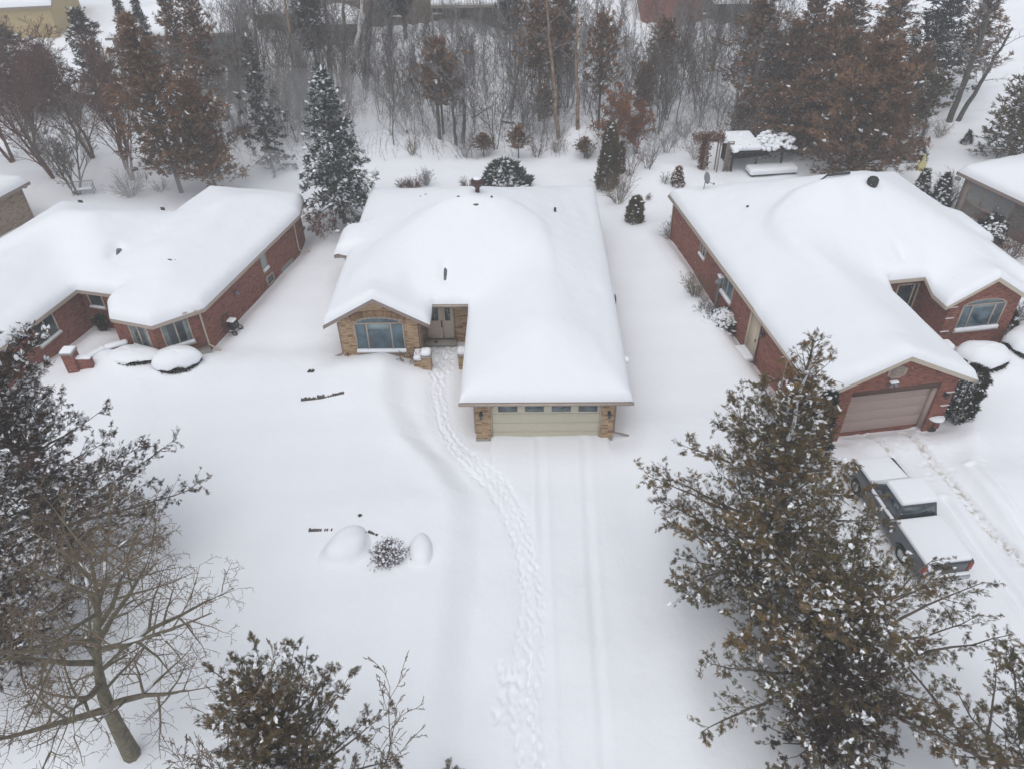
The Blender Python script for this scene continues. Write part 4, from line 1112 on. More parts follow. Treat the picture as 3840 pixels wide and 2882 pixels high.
# ---- foreground trees
def at(x, y): return (x, y, gz(x, y))
ragged = lambda t: (1 - t) ** .62 * (.72 + .38 * math.sin(t * 17) ** 2)
CA = make_evergreen('cedar_tree', 'tall bronze-green cedar with a bare snowy leader, in front of the pink garage', at(8.1, 16.7), 21, 11.0, 4.6, CEDN, BARK, thin_top=.75, nb=190, prof=lambda t: (1 - t) ** .95 * (.72 + .38 * math.sin(t * 17) ** 2), start=.06, elev=(.95, .18), low=1.15, per=52, ss=.165, snow=.15, snow_size=.055, jit=.55, twig=.62, sag=.05, bunch=1.15)
tube_obj('leader_snow', [(.05 * math.sin(k), -.05, 7.4 + k * .35, .05 * math.sin(k + 1), -.05, 7.4 + (k + 1) * .35, .075 - .006 * k, .07 - .006 * k) for k in range(10)], SNOWB, CA)
make_evergreen('cedar_tree', 'wide shaggy cedar overhanging the parked pickup', at(9.3, 12.9), 22, 4.8, 4.2, CEDN, BARK, nb=135, prof=lambda t: (1 - t) ** .45 * (.75 + .35 * math.sin(t * 13) ** 2), start=.10, elev=(.95, .22), low=1.1, per=50, ss=.16, snow=.15, snow_size=.055, jit=.6, twig=.62, sag=.06, bunch=1.15)
make_evergreen('cedar_tree', 'dense purplish brown cedar at the foot of the big bronze cedar', at(9.0, 10.9), 23, 4.4, 2.1, CEDD, BARK, nb=170, prof=lambda t: (1 - t) ** .5, start=.05, elev=(1.0, .3), per=36, ss=.12, snow=.05, snow_size=.035, jit=.3, twig=.3)
make_evergreen('cedar_tree', 'sparse green cedar filling the bottom right corner', at(12.9, 9.7), 24, 7.0, 3.1, CEDN, BARK, nb=90, prof=ragged, start=.15, elev=(.8, .2), per=48, ss=.145, snow=.16, snow_size=.05, jit=.6)
make_evergreen('cedar_tree', 'low green cedar cut by the bottom edge, under the brown one', at(8.0, 8.4), 25, 4.0, 2.0, CEDG, BARK, nb=90, prof=ragged, start=.1, elev=(.8, .2), per=46, ss=.14, snow=.14, snow_size=.045, jit=.5)
make_evergreen('cedar_tree', 'huge dark brown cedar covering the left edge, beside the bare maple', at(-16.2, 18.4), 26, 11.0, 4.1, CEDD, BARK, nb=250, prof=lambda t: (1 - t) ** .55 * (.78 + .32 * math.sin(t * 15) ** 2), start=.06, elev=(.85, .15), per=54, ss=.155, snow=.22, snow_size=.06, jit=.5, twig=.6)
make_evergreen('cedar_tree', 'dark cedar low at the left edge behind the maple twigs', at(-16.0, 14.2), 27, 5.6, 2.8, CEDD, BARK, nb=120, prof=ragged, start=.08, elev=(.7, .1), per=48, ss=.15, snow=.24, snow_size=.055, jit=.45)
make_evergreen('cedar_tree', 'bushy olive cedar rising from the bottom edge among bare shoots', at(-5.6, 8.8), 28, 7.5, 2.5, CEDG, BARK, nb=190, prof=lambda t: (1 - t) ** .42 * (.75 + .35 * math.sin(t * 12) ** 2), start=.3, elev=(1.05, .2), per=46, ss=.13, snow=.14, snow_size=.045, jit=.6, r0=.09)
mx, my = -11.5, 11.2
mt_ = [(0, 0, -.3)] + [(X - mx, Y - my, Z - gz(mx, my)) for (X, Z), Y in ((GY(256, 1575, 11.25), 11.25), (GY(216, 1485, 11.4), 11.4), (GY(208, 1410, 11.6), 11.6), (GY(214, 1330, 11.8), 11.8), (GY(206, 1250, 12.0), 12.0), (GY(186, 1170, 12.2), 12.2))]
mt_ = list(zip(*mt_))
make_bare('bare_maple', 'spreading bare maple with a forked snowy trunk at bottom left', at(mx, my), 131, 7.9, BARKG, snow=.20, levels=4, n0=21, spread=1.12, ratio=.52, r0=.22, trunk=((0, .2, .36, .5, .66, .83, 1.0), *mt_, (.27, .205, .15, .10, .07, .045, .02)), trunk_frac=.22, up=.16, wig=.12, kids=(8, 6, 4), crown_r=.026, minr=.006)
make_bare('bare_sapling', 'pale leafless sapling poking up right of the bottom edge cedar', at(-4.0, 9.0), 32, 7.2, TWIGB, levels=3, n0=12, spread=.42, ratio=.30, r0=.04, trunk_frac=.45, kids=(5, 4), minr=.008)
make_bare('bare_sapling', 'thin leafless sapling standing left of the bottom edge cedar', at(-7.1, 9.0), 33, 7.6, TWIGB, levels=3, n0=12, spread=.45, ratio=.28, r0=.04, trunk_frac=.5, kids=(5, 4), minr=.008)
make_bare('bare_sapling', 'leafless sapling with snow in its fork amid the bottom edge cedar', at(-5.0, 8.3), 34, 7.2, TWIGB, levels=3, n0=12, spread=.5, ratio=.3, r0=.045, trunk_frac=.4, kids=(5, 4), minr=.008, snow=.15)
make_evergreen('cedar_seedling', 'tiny green cedar tip at the middle of the bottom edge', at(-1.9, 10.2), 35, .9, .45, CEDG, nb=24, per=14, ss=.16, snow=0, start=.05)
make_bare('bare_sapling', 'slim pale shoot at the left flank of the bottom edge cedar', at(-7.8, 8.7), 134, 6.6, TWIGB, levels=3, n0=12, spread=.45, ratio=.3, r0=.035, trunk_frac=.4, kids=(5, 4), minr=.007)
make_bare('bare_sapling', 'pale shoot right in the middle of the bottom edge cedar', at(-5.7, 8.2), 135, 8.0, TWIGB, levels=3, n0=14, spread=.45, ratio=.3, r0=.045, trunk_frac=.4, kids=(5, 4), minr=.007)
vol_ever('columnar_cedar', 'slim dark cedar column behind the tall bronze cedar, at the garage side', at(11.3, 23.2), 36, lambda t: .75 * (1 - t) ** .5 * (1 if t > .1 else .8), 1500, DARKN, .26, .05, .08, H=4.6, cat='tree')
vol_ever('columnar_cedar', 'shorter dark cedar column nearest the pink garage door', at(12.5, 23.3), 37, lambda t: .7 * (1 - t) ** .5, 1300, DARKN, .25, .05, .08, H=3.7, cat='tree')
vol_ever('columnar_cedar', 'round topped clipped cedar at the right corner of the pink garage', at(*toW(HR, 7.45, .35)), 38, lambda t: .72 * min(1, (1.02 - t) * 5) ** .5 * (.9 + .1 * t), 4200, HEDGE, .13, .015, .05, H=2.75, up=.2)

# ---- round snow-capped bushes
cap_bush('round clipped bush under a thick snow cushion, in front of the bay windows', *G(389, 797), 1.1, .85, .46, 41, cap=.36)
cap_bush('flat bush almost lost under snow beside the court wall', *G(296, 790), 1.15, .75, .20, 42, cap=.24)
cap_bush('round snow-capped bush on the lawn right of the pink garage', *G(2116, 785), 1.15, .95, .40, 43)
cap_bush('large snow-capped bush cut by the right edge below the picture window', *G(2225, 760), 1.35, 1.1, .65, 44)
vol_ever('cone_bush', 'small dark evergreen beside the picture window at the right edge', at(*G(2175, 700)), 45, lambda t: .6 * (1 - t) ** .5, 700, HEDGE, .18, .02, .08, H=1.3)

# ---- trees behind the houses
SRC = {}
def meas(px, py, ty, hw):
    """true height and radius of a tree whose foot and tip stand at the given survey rows"""
    x, y, z = base(px, py); H = GY(px, ty, y)[1] - z
    d = np.dot(np.array([x, y, z + H * .4 - CAM_H]), FW)
    return (x, y, z), H, 1.22 * hw * K / F * d
def first(key, label, px, py, ty, hw, seed, leaf, name='cedar_tree', bark=BARKD, templ=None, **kw):
    loc, H, R = meas(px, py, ty, hw)
    SRC[key] = (make_evergreen(name, label, loc, seed, H, R, leaf, bark, templ or SPR_FAR, **kw), H, R)
def put(key, label, px, py, ty, hw, rz):
    loc, H, R = meas(px, py, ty, hw); src, H0, R0 = SRC[key]
    return dup(src, loc, rz, (R / R0, H / H0), label)
firtier = lambda t: (1 - t) ** .85 * (.88 + .22 * math.sin(t * 40) ** 2)
make_evergreen('spruce_tree', 'full snow-laden spruce between the left and middle houses', (*G(745, 482), gz(*G(745, 482))), 51, 9.9, 2.75, SPRU, BARK, SPR_SPR, snow=.26, snow_size=.13, nb=230, prof=firtier, start=.13, elev=(.45, -.25), per=17, ss=.30, sag=.30, jit=.18, flat=.25, twig=.40)
make_evergreen('spruce_tree', 'thin ragged spruce leaning left behind the snow-laden spruce', base(588, 365), 52, 9.4, 2.6, DARKN, BARK, SPR_SPR, snow=.06, snow_size=.11, nb=105, prof=lambda t: (1 - t) ** 1.1 * (.6 + .6 * math.sin(t * 23) ** 2), start=.06, elev=(.3, -.25), per=15, ss=.32, sag=.3, jit=.4, flat=.25, lean=(.02, 0))
bc = dict(templ=SPR_FAR, nb=210, start=.12, elev=(1.0, .15), per=17.0, ss=.31, jit=.5, twig=.95, sag=.05, snow=.05, snow_size=.06)
first('A', 'broad winter-brown cedar behind the left house roof, nearest the thin spruce', 470, 418, 178, 66, 53, CEDB, prof=lambda t: (1 - t ** 1.5) ** .7 * (.7 + .4 * math.sin(t * 9) ** 2), lean=(-.04, 0), **bc)
first('B', 'tallest of the twin brown cedars behind the left house, on the left', 392, 416, 42, 88, 54, CEDB, prof=lambda t: (1 - t ** 1.3) ** .8 * (.65 + .45 * math.sin(t * 11) ** 2), lean=(-.02, 0), **bc)
bare_kw = dict(levels=4, n0=12, spread=.5, ratio=.52, trunk_frac=.15, up=.35, kids=(7, 6, 4), wig=.12, crown_r=.035, minr=.009)
bA = make_bare('bare_tree', 'vase shaped leafless tree beside the buried bench', base(168, 420), 55, 6.2, BARK, stems=3, stem_spread=.5, r0=.13, **bare_kw)
bB = make_bare('bare_tree', 'leafless reddish tree leaning over the left house yard, nearest the brown cedars', base(287, 390), 56, 8.3, BARKR, stems=2, stem_spread=.35, r0=.16, **bare_kw)
dup(bB, base(118, 384), 2.0, (1.25, 1.0), 'reddish leafless tree behind the vase shaped one'); dup(bB, base(272, 366), 4.1, .85, 'twiggy reddish leafless tree standing second from the brown cedars')
dup(bB, base(30, 350), 1.1, (1.25, 1.0), 'brownish leafless tree rising at the far left edge'); dup(bB, base(200, 340), 3.0, (1.2, 1.0), 'tall leafless tree between the reddish trees and the dark conifers'); dup(bB, base(75, 330), 5.2, (1.2, .95), 'leafless tree with a rusty haze of twigs at the left, behind the others')
dk = dict(nb=170, prof=lambda t: (1 - t) ** .55 * (.7 + .4 * math.sin(t * 15) ** 2), start=.1, elev=(.7, .0), per=13, ss=.34, jit=.45, twig=.7, snow=.10, snow_size=.11)
first('D', 'dark bushy conifer in front of the low grey house', 235, 240, 24, 44, 57, DARKN, 'conifer_tree', **dk)
put('D', 'broad dark conifer below the yellow house, at the left edge', 55, 235, 62, 70, 1.0); put('D', 'dark conifer sloping down right of the yellow house', 130, 240, 100, 48, 2.4)
put('D', 'dark pointed conifer peeking above the brown cedars, left one', 308, 190, 4, 24, .7); put('D', 'dark pointed conifer peeking above the brown cedars, right one', 345, 185, 2, 22, 3.7)
first('N', 'narrow dark conifer before the faded pink house', 690, 175, -8, 30, 157, DARKN, 'conifer_tree', nb=95, prof=lambda t: (min(1, t * 6) + .1) * (1 - t) ** .35, start=.34, elev=(.5, .0), per=11, ss=.38, jit=.3, snow=.05, snow_size=.1)
put('N', 'dark blue-black conifer behind the tall peeling snag', 1212, 200, -40, 24, 1.9); put('N', 'dark conifer left of the deck house, nearer the birch', 845, 110, -60, 26, 4.4); put('N', 'second dark conifer left of the deck house', 878, 118, -70, 24, 5.4); put('N', 'dark conifer at the right end of the deck house', 1102, 130, -40, 24, .9)
first('W', 'tall grey-brown cedar between the twin brown cedars and the thin spruce', 482, 300, -25, 46, 153, CEDB, nb=170, start=.2, elev=(1.0, .2), per=13, ss=.32, jit=.5, twig=.9, prof=lambda t: (1 - t ** 1.6) ** .7 * (.6 + .5 * math.sin(t * 13) ** 2), snow=.04, snow_size=.08)
put('W', 'brown cedar seen over the top of the twin cedars', 425, 250, -30, 38, 3.9)
wc = dict(nb=120, start=.32, elev=(.95, .2), per=13.0, ss=.31, jit=.55, twig=.8, sag=.1, snow=.04, snow_size=.08)
first('C', 'ragged brown cedar left of the tall peeling snag', 1165, 262, -20, 50, 58, CEDB, prof=lambda t: (min(1, t * 4) + .2) * (1 - t ** 1.6) ** .6 * (.6 + .5 * math.sin(t * 12) ** 2), **wc)
put('C', 'brown cedar right of the two peeling snags', 1292, 280, 40, 42, 2.2); put('C', 'dark brown cedar directly behind the peeling snag', 1205, 255, -10, 34, 4.0)
first('T', 'thin brown cedar with a dead bare top, right of centre in the woods', 1425, 215, 48, 36, 59, CEDB, prof=lambda t: (min(1, t * 5) + .2) * (1 - t) ** .7, **wc)
put('T', 'thin brownish cedar left of centre in the bare thicket', 958, 290, 92, 44, 1.0); put('T', 'small olive-brown cedar between the rusty beech and the thin cedar', 1382, 285, 142, 26, 3.0)
put('T', 'little orange-brown cedar under the ragged cedars', 1175, 288, 190, 26, 5.2); put('T', 'knee-high cedar at the thicket edge, left of the snowy pine', 1045, 338, 292, 22, 2.4); put('T', 'small snowy cedar at the thicket edge behind the snowy pine', 1120, 342, 276, 22, 4.4)
put('T', 'low reddish cedar left of the rusty beech', 1262, 342, 300, 18, 4.9)
rt = dict(nb=260, start=.04, elev=(1.05, .2), per=19.0, ss=.29, jit=.42, twig=1.0, sag=.05, snow=.03, snow_size=.07)
first('E', 'great dense brown cedar right behind the right house', 1838, 390, 106, 92, 60, CEDB, prof=lambda t: (1 - t ** 1.7) ** .65 * (.75 + .35 * math.sin(t * 8) ** 2), **rt)
put('E', 'brown cedar left of the great dense one, behind the pavilion', 1725, 325, 165, 66, 1.3); put('E', 'olive brown cedar in the cluster behind the snowy pavilion', 1660, 305, 190, 36, 2.6)
put('E', 'rounded brown cedar right of the great dense one', 1950, 275, 112, 36, 3.3); put('W', 'tall olive cedar at the left end of the brown cluster', 1612, 250, -30, 58, 4.2)
put('W', 'tall brown cedar at the back of the cluster', 1720, 235, -40, 52, 5.1); put('W', 'orange tinged cedar at the back of the cluster behind the great one', 1880, 240, -20, 58, .6); put('E', 'middle brown cedar of the cluster, under the fallen white trunks', 1790, 290, 80, 60, 2.0)
put('W', 'farthest cedar of the brown cluster', 1800, 200, -40, 50, 3.7); put('W', 'orange brown cedar above the leaning dark trunks', 2070, 210, -30, 48, 1.5)
for px, py, ty, hw, rz, lb in ((1690, 255, 60, 54, 2.2, 'brown cedar behind the olive one in the cluster'), (1762, 262, 40, 54, 4.4, 'brown cedar between the two pale dead trunks'), (1905, 335, 175, 46, .9, 'brown cedar pressed against the right side of the great dense one'), (1850, 300, 60, 58, 5.6, 'brown cedar right behind the great dense one'), (1605, 290, 195, 30, 3.1, 'short olive cedar at the left foot of the cluster')):
    put('E', lb, px, py, ty, hw, rz)
make_evergreen('cedar_tree', 'leaning many-stemmed cedar between the cluster and the open snow', base(1935, 314), 61, 5.2, 1.9, CEDG, BARKD, SPR_FAR, snow=.12, snow_size=.08, nb=90, prof=lambda t: (min(1, t * 4) + .1) * (1 - t) ** .4, start=.3, elev=(.8, .1), per=12, ss=.3, lean=(.35, -.05), jit=.4)
put('D', 'big dark spruce at the top, right of the brown cluster', 1985, 215, -60, 62, 3.0)
loc, H_, R_0 = meas(2178, 342, 135, 64)
make_evergreen('cedar_tree', 'dark green cedar at the right edge behind the sunroom house', loc, 62, H_, R_0, CEDG, BARKD, SPR_FAR, snow=.08, snow_size=.08, nb=180, prof=lambda t: (1 - t) ** .45, start=.04, elev=(.9, .1), per=14, ss=.28, jit=.3)
pine = vol_ever('pine_shrub', 'snow-flecked pine behind the ridge of the middle house', base(1092, 412), 63, lambda t: 2.0 * (1 - t) ** .6 * min(1, .55 + t * 2), 620, SPRU, .55, .5, .17, H=2.1, templ=SPR_SPR, up=.5)
# rusty beeches holding their leaves
def beech(label, loc, seed, H, n=2600):
    rng = np.random.RandomState(seed); t = thing('beech_tree', label, 'tree', loc)
    sg = bare(rng, H, levels=3, stems=3, stem_spread=.3, n0=9, ratio=.5, spread=.6, kids=(5, 4), r0=.05, trunk_frac=.1, minr=.01)
    tube_obj('trunk', sg, BARKD, t)
    e = sg[rng.choice(len(sg), n)][:, 3:6] + rng.normal(0, .08, (n, 3)); e = e[e[:, 2] > .4]
    d = nrm(rng.normal(0, 1, e.shape)); y = nrm(np.cross(d, rng.normal(0, 1, e.shape)))
    foliage_obj(rng, 'crown', e, d * .15, y * .15, np.cross(d, y) * .15, RUST, t, SPR_FAR)
    return t
beech('rusty leaved beech behind the columnar cedar', base(1318, 335), 64, 4.6); beech('second rusty beech, lower and to the right of the first', base(1375, 332), 65, 3.6, 1900)
# columnar and dwarf evergreens in the back yards
vol_ever('columnar_cedar', 'tall slim cedar column with a bushy foot in front of the rusty beech', base(1312, 402), 66, lambda t: .72 * (1 - t ** 2.2) ** .7, 2400, CEDG, .26, .03, .09, H=4.4, cat='tree', up=1.5)
vol_ever('columnar_cedar', 'thin cedar spire touching the tall slim column', base(1338, 375), 67, lambda t: .38 * (1 - t) ** .5, 500, CEDG, .25, .06, .08, H=2.3, cat='tree', up=1.5)
vol_ever('columnar_cedar', 'stubby twin-topped cedar with snow at its foot, on the open yard', base(1371, 478), 68, lambda t: .52 * (1 - t ** 3) ** .6, 1200, CEDG, .22, .03, .10, H=1.75, up=1.5)
vol_ever('cone_bush', 'small brownish cone cedar near the satellite dish', base(1462, 402), 69, lambda t: .48 * (1 - t) ** .7, 600, CEDB, .2, .05, .07, H=1.3, up=1.)
vol_ever('cone_bush', 'dark cone evergreen by the corner of the right house, touching bare shrubs', base(1985, 425), 70, lambda t: .6 * (1 - t) ** .8, 700, DARKN, .24, .1, .1, H=2.0, up=1.)
vol_ever('cone_bush', 'second dark evergreen between the right house and the sunroom', base(2025, 445), 71, lambda t: .7 * (1 - t) ** .7, 800, DARKN, .24, .1, .1, H=2.3, up=1.)
vol_ever('cone_bush', 'little blue-grey spruce on the open snow at right', base(1967, 341), 72, lambda t: 1.05 * (1 - t) ** .9, 520, BLUEN, .38, .28, .15, H=1.7, up=.2, templ=SPR_SPR)
vol_ever('cone_bush', 'tiny dark seedling evergreen on the snow near the right edge', base(2087, 310), 73, lambda t: .4 * (1 - t), 160, DARKN, .25, .05, .08, H=1.0)
vol_ever('snowy_bush', 'snowy green bush under the side wall of the right house', base(1560, 700), 74, lambda t: 1.0 * (1 - t) ** .5, 700, SPRU, .30, .45, .15, H=.8, templ=SPR_SPR)
vol_ever('snowy_bush', 'snow-dusted evergreen against the grey brick wall', base(2130, 520), 75, lambda t: 1.1 * (1 - t) ** .5, 900, DARKN, .26, .2, .12, H=1.7)
# deciduous shrubs
shrub('twiggy_shrub', 'purplish clipped shrub between the two snow-capped boulders', (*G(842, 1218), gz(*G(842, 1218)) - .1), 81, .85, TWIG, stems=60, spread=1.1, lv=2, snow=.04, kids=(4, 3), r=.011, leaves=PURP, nl=1100, ls=.06)
shrub('leafy_shrub', 'bare shrub with a few dry red-brown leaves beside the snow-laden spruce', base(700, 515), 82, 2.5, BARKR, stems=9, spread=.75, lv=3, kids=(4, 3, 3), leaves=DRYL, nl=320, ls=.15)
shrub('twiggy_shrub', 'thin twiggy shrub in front of the tan picture window', at(*toW(HC, -3.6, 5.25)), 83, 1.25, BARKD, stems=5, spread=.9, lv=3, kids=(4, 3, 2), r=.014)
shrub('twiggy_shrub', 'large tan fan of twigs at the foot of the cedar column', base(1335, 440), 84, 2.4, TWIGB, stems=30, spread=.85, lv=2, kids=(4, 3), r=.014)
shrub('twiggy_shrub', 'round grey shrub at the back corner of the right house', base(1452, 515), 85, 1.5, TWIG, stems=26, spread=.7, lv=2, r=.014)
shrub('twiggy_shrub', 'tan twiggy shrub along the side wall of the right house', base(1500, 640), 86, 1.7, TWIGB, stems=30, spread=.7, lv=2, r=.013)
shrub('twiggy_shrub', 'dark sprawling twigs just below the tan wall shrub', base(1520, 672), 87, 1.0, BARKD, stems=12, spread=.9, lv=2, r=.012)
shrub('twiggy_shrub', 'small reddish stems beside the side door step', base(1640, 790), 88, .7, BARKR, stems=9, spread=.8, lv=2, r=.01, leaves=DRYL, nl=60, ls=.09)
shrub('twiggy_shrub', 'low dome of purplish twigs behind the middle house, leftmost', base(875, 405), 89, 1.0, BARKR, stems=40, spread=1.0, lv=2, r=.012); shrub('twiggy_shrub', 'low twig dome touching the leftmost purplish one', base(897, 405), 90, 1.0, BARKR, stems=30, spread=.9, lv=2, r=.012)
shrub('twiggy_shrub', 'upright vase shrub right of the purplish twig domes', base(922, 400), 91, 1.4, TWIG, stems=26, spread=.5, lv=2, r=.012)
shrub('twiggy_shrub', 'brownish twig clump left of the turbine vent and pine', base(1012, 410), 92, 1.1, BARKR, stems=34, spread=.9, lv=2, r=.012)
shrub('twiggy_shrub', 'wide bare bush behind the left house, below the brown cedars', base(283, 425), 93, 2.2, TWIG, stems=34, spread=.95, lv=2, r=.016)
shrub('twiggy_shrub', 'small bare bush at the foot of the twin brown cedars', base(348, 412), 94, 1.1, TWIG, stems=18, spread=.9, lv=2)
shrub('twiggy_shrub', 'bare tan bush beside the dark cones near the sunroom', base(2048, 440), 95, 2.4, TWIGB, stems=34, spread=.7, lv=2, r=.015)
shrub('twiggy_shrub', 'reddish brown shrub under the sunroom sill', base(2110, 500), 96, 1.5, BARKR, stems=26, spread=.7, lv=2, leaves=DRYL, nl=120, ls=.12)
shrub('twiggy_shrub', 'brown bush against the grey brick wall at the right edge', base(2180, 560), 97, 1.9, BARKR, stems=34, spread=.7, lv=2, leaves=DRYL, nl=160, ls=.1)
shrub('twiggy_shrub', 'dark bare shrub at the right edge over the large capped bush', base(2195, 690), 98, 1.3, BARKD, stems=20, spread=.7, lv=2)
for i, (px, py, h, lb) in enumerate([(1440, 330, 2.0, 'grey vase shrub right of the rusty beeches'), (1500, 345, 2.2, 'brown vase shrub left of the vine-wrapped arch'), (1400, 365, 1.8, 'dark tangled shrub behind the snow mound'), (1360, 380, 2.6, 'tall grey shoots right of the cedar column'), (1475, 300, 2.4, 'grey bush above the vine-wrapped arch'), (1200, 330, 1.6, 'spiky stems at the thicket edge behind the pine'), (1270, 342, 1.4, 'twisted dark shrub left of the beech'), (1160, 340, 1.5, 'brown brush right of the small snowy cedar'),
                                    (1005, 340, 1.7, 'sparse grey brush at the thicket edge, left of the knee-high cedar'), (890, 335, 1.6, 'grey brush at the thicket edge, right of the spruce'), (1435, 400, 1.0, 'fine pale stalks on the snow mound'), (1400, 432, .7, 'tiny tuft of stalks on the open yard'), (1990, 300, 2.2, 'two thin bare stems on the open snow at right'), (2030, 290, 1.6, 'fine dry stalks on the open snow near the little spruce'), (1965, 368, .8, 'small brown tuft beside the yellow stake'), (1790, 395, .8, 'brown twigs in front of the snow-covered table')]):
    shrub('twiggy_shrub', lb, base(px, py), 110 + i, h, (TWIG, TWIGB, BARKD, BARKR)[i % 4], stems=(16 if h > 1.3 else 8), spread=.6, lv=2, r=.014)

# ---- the thicket: tall trunks first
def trunk_tree(label, px, py, tx, ty, r, mat, seed, twigs=10, name='bare_tree'):
    x, y, z = base(px, py); X, Z = GY(tx, ty, y)
    rng = np.random.RandomState(seed); t = thing(name, label, 'tree', (x, y, z))
    n = 10; e = np.array([X - x, 0, Z - z]); pts = [np.array([0, 0, -.3])]
    for i in range(1, n + 1): pts.append(e * i / n + np.r_[rng.normal(0, .06, 2), 0] * (i > 1))
    sg = [(*pts[i], *pts[i + 1], r * (1 - .6 * i / n), r * (1 - .6 * (i + 1) / n)) for i in range(n)]
    tube_obj('trunk', sg, mat, t)
    cr_ = []
    for k in range(twigs):
        f = rng.uniform(.35, 1); a = rng.uniform(0, 6.28); d = np.array([math.cos(a), math.sin(a), rng.uniform(.2, 1.0)]); p = e * f
        L = rng.uniform(.8, 2.2) * (1.2 - .5 * f)
        for s in range(4):
            q = p + d * L / 4; cr_.append((*p, *q, .035 * (1 - .2 * s), .035 * (1 - .2 * (s + 1)))); 
            if s: 
                for _ in range(3):
                    dd = d + rng.normal(0, .5, 3); cr_.append((*q, *(q + dd * L * .25), .016, .01))
            p = q; d = d + rng.normal(0, .15, 3)
    if cr_: tube_obj('crown', cr_, TWIG if mat is not BIRCH else TWIG, t)
    return t
trunk_tree('leaning white birch trunk in front of the charcoal house', 757, 205, 786, -20, .26, BIRCH, 140, 8, 'birch_tree')
trunk_tree('dark straight trunk just left of the white birch', 742, 205, 745, -30, .22, BARK, 141, 12); trunk_tree('thick ivy-dark trunk just right of the white birch', 790, 200, 805, -40, .30, BARKD, 142, 14)
trunk_tree('tall peeling orange snag bent at mid height, right of centre', 1207, 300, 1180, -20, .17, BARKO, 143, 9, 'dead_tree'); trunk_tree('straight peeling snag right of the bent one', 1248, 285, 1245, 20, .16, BARKO, 144, 7, 'dead_tree')
trunk_tree('leaning orange trunk in front of the faded pink house', 648, 262, 613, -20, .18, BARKO, 145, 10); trunk_tree('grey forked trunk left of the faded pink house', 560, 170, 545, -30, .2, BARK, 146, 16); trunk_tree('pale thick trunk right of the narrow dark conifer', 714, 160, 700, -40, .26, BARK, 147, 10)
trunk_tree('dark trunk leaning left above the thin spruce', 510, 300, 455, 120, .16, BARKD, 148, 12); trunk_tree('slender dark trunk above the tip of the thin spruce', 525, 300, 505, 60, .14, BARKD, 149, 12)
trunk_tree('dark forked trunk at the thicket edge, centre left', 950, 300, 935, 110, .15, BARKD, 150, 22); trunk_tree('dark many-limbed trunk at the thicket edge, centre', 1000, 310, 1002, 150, .17, BARKD, 151, 26); trunk_tree('dark trunk right beside the many-limbed one', 985, 312, 975, 160, .14, BARKD, 152, 22)
trunk_tree('leaning dark trunk left of the ragged brown cedar', 1105, 235, 1122, 140, .14, BARKD, 153, 6); trunk_tree('upright trunk below the far red brick house', 1440, 250, 1436, 120, .13, BARKD, 154, 14); trunk_tree('thick leaning dark trunk near the top right corner', 2050, 262, 2140, 20, .26, BARKD, 155, 14)
trunk_tree('second leaning dark trunk near the top right corner, lower of the two', 2066, 268, 2190, 60, .2, BARKD, 156, 12); trunk_tree('grey stub trunk under the orange cedar at right', 1995, 290, 2010, 210, .14, BARK, 157, 4); trunk_tree('dark trunk left of the brown cluster', 1580, 300, 1595, 200, .15, BARKD, 158, 10)
trunk_tree('conifer-dark trunk pair beside the deck house, left one', 845, 105, 845, -20, .2, BARKD, 159, 6); trunk_tree('conifer-dark trunk pair beside the deck house, right one', 880, 120, 872, -20, .2, BARKD, 160, 6)
trunk_tree('reddish ivy-wrapped trunk in front of the far red brick house', 1472, 62, 1475, -30, .55, BARKR, 161, 5); trunk_tree('second reddish trunk before the far red brick house, right of the first', 1530, 60, 1532, -30, .5, BARKR, 162, 5)
def log(label, a, b, r, seed, lift=(0.1, .1), mat=BARK):
    ax, ay, az = base(*a); bx, by, bz = base(*b)
    t = thing('fallen_trunk', label, 'log', (ax, ay, az))
    p = np.array([0, 0, lift[0]]); q = np.array([bx - ax, by - ay, bz - az + lift[1]]); rng = np.random.RandomState(seed)
    tube_obj('wood', [(*(p + (q - p) * i / 6), *(p + (q - p) * (i + 1) / 6), r * (1 - .08 * i), r * (1 - .08 * (i + 1))) for i in range(6)], mat, t)
    tube_obj('snow', [(*(p + (q - p) * i / 6 + [0, 0, r * .8]), *(p + (q - p) * (i + 1) / 6 + [0, 0, r * .8]), r * .9, r * .8) for i in range(6)], SNOWB, t)
    return t
log('snow-topped fallen trunk in the thicket, left of centre', (838, 228), (880, 292), .16, 1, (.9, .2)); log('long snowy log lying in brush near the snow-laden spruce', (545, 200), (585, 232), .13, 2, (1.4, .6)); log('snowy fallen limb behind the centre trunks', (1020, 262), (1075, 245), .12, 3, (.3, .9))
log('pale dead trunk leaning through the brown cluster, longer of two', (1670, 235), (1700, 60), .15, 4, (1.0, 7.5), BIRCH); log('second pale dead trunk leaning through the brown cluster', (1755, 230), (1800, 150), .15, 5, (1.2, 5.0), BIRCH)
log('thin snowy limb under the ragged brown cedar', (1110, 290), (1150, 312), .10, 6, (.9, .1)); log('low fallen log at the thicket edge behind the pine', (1085, 270), (1150, 278), .13, 7, (.3, .3)); log('snowy limb behind the thin ragged spruce', (640, 205), (690, 250), .12, 8, (1.6, .4))

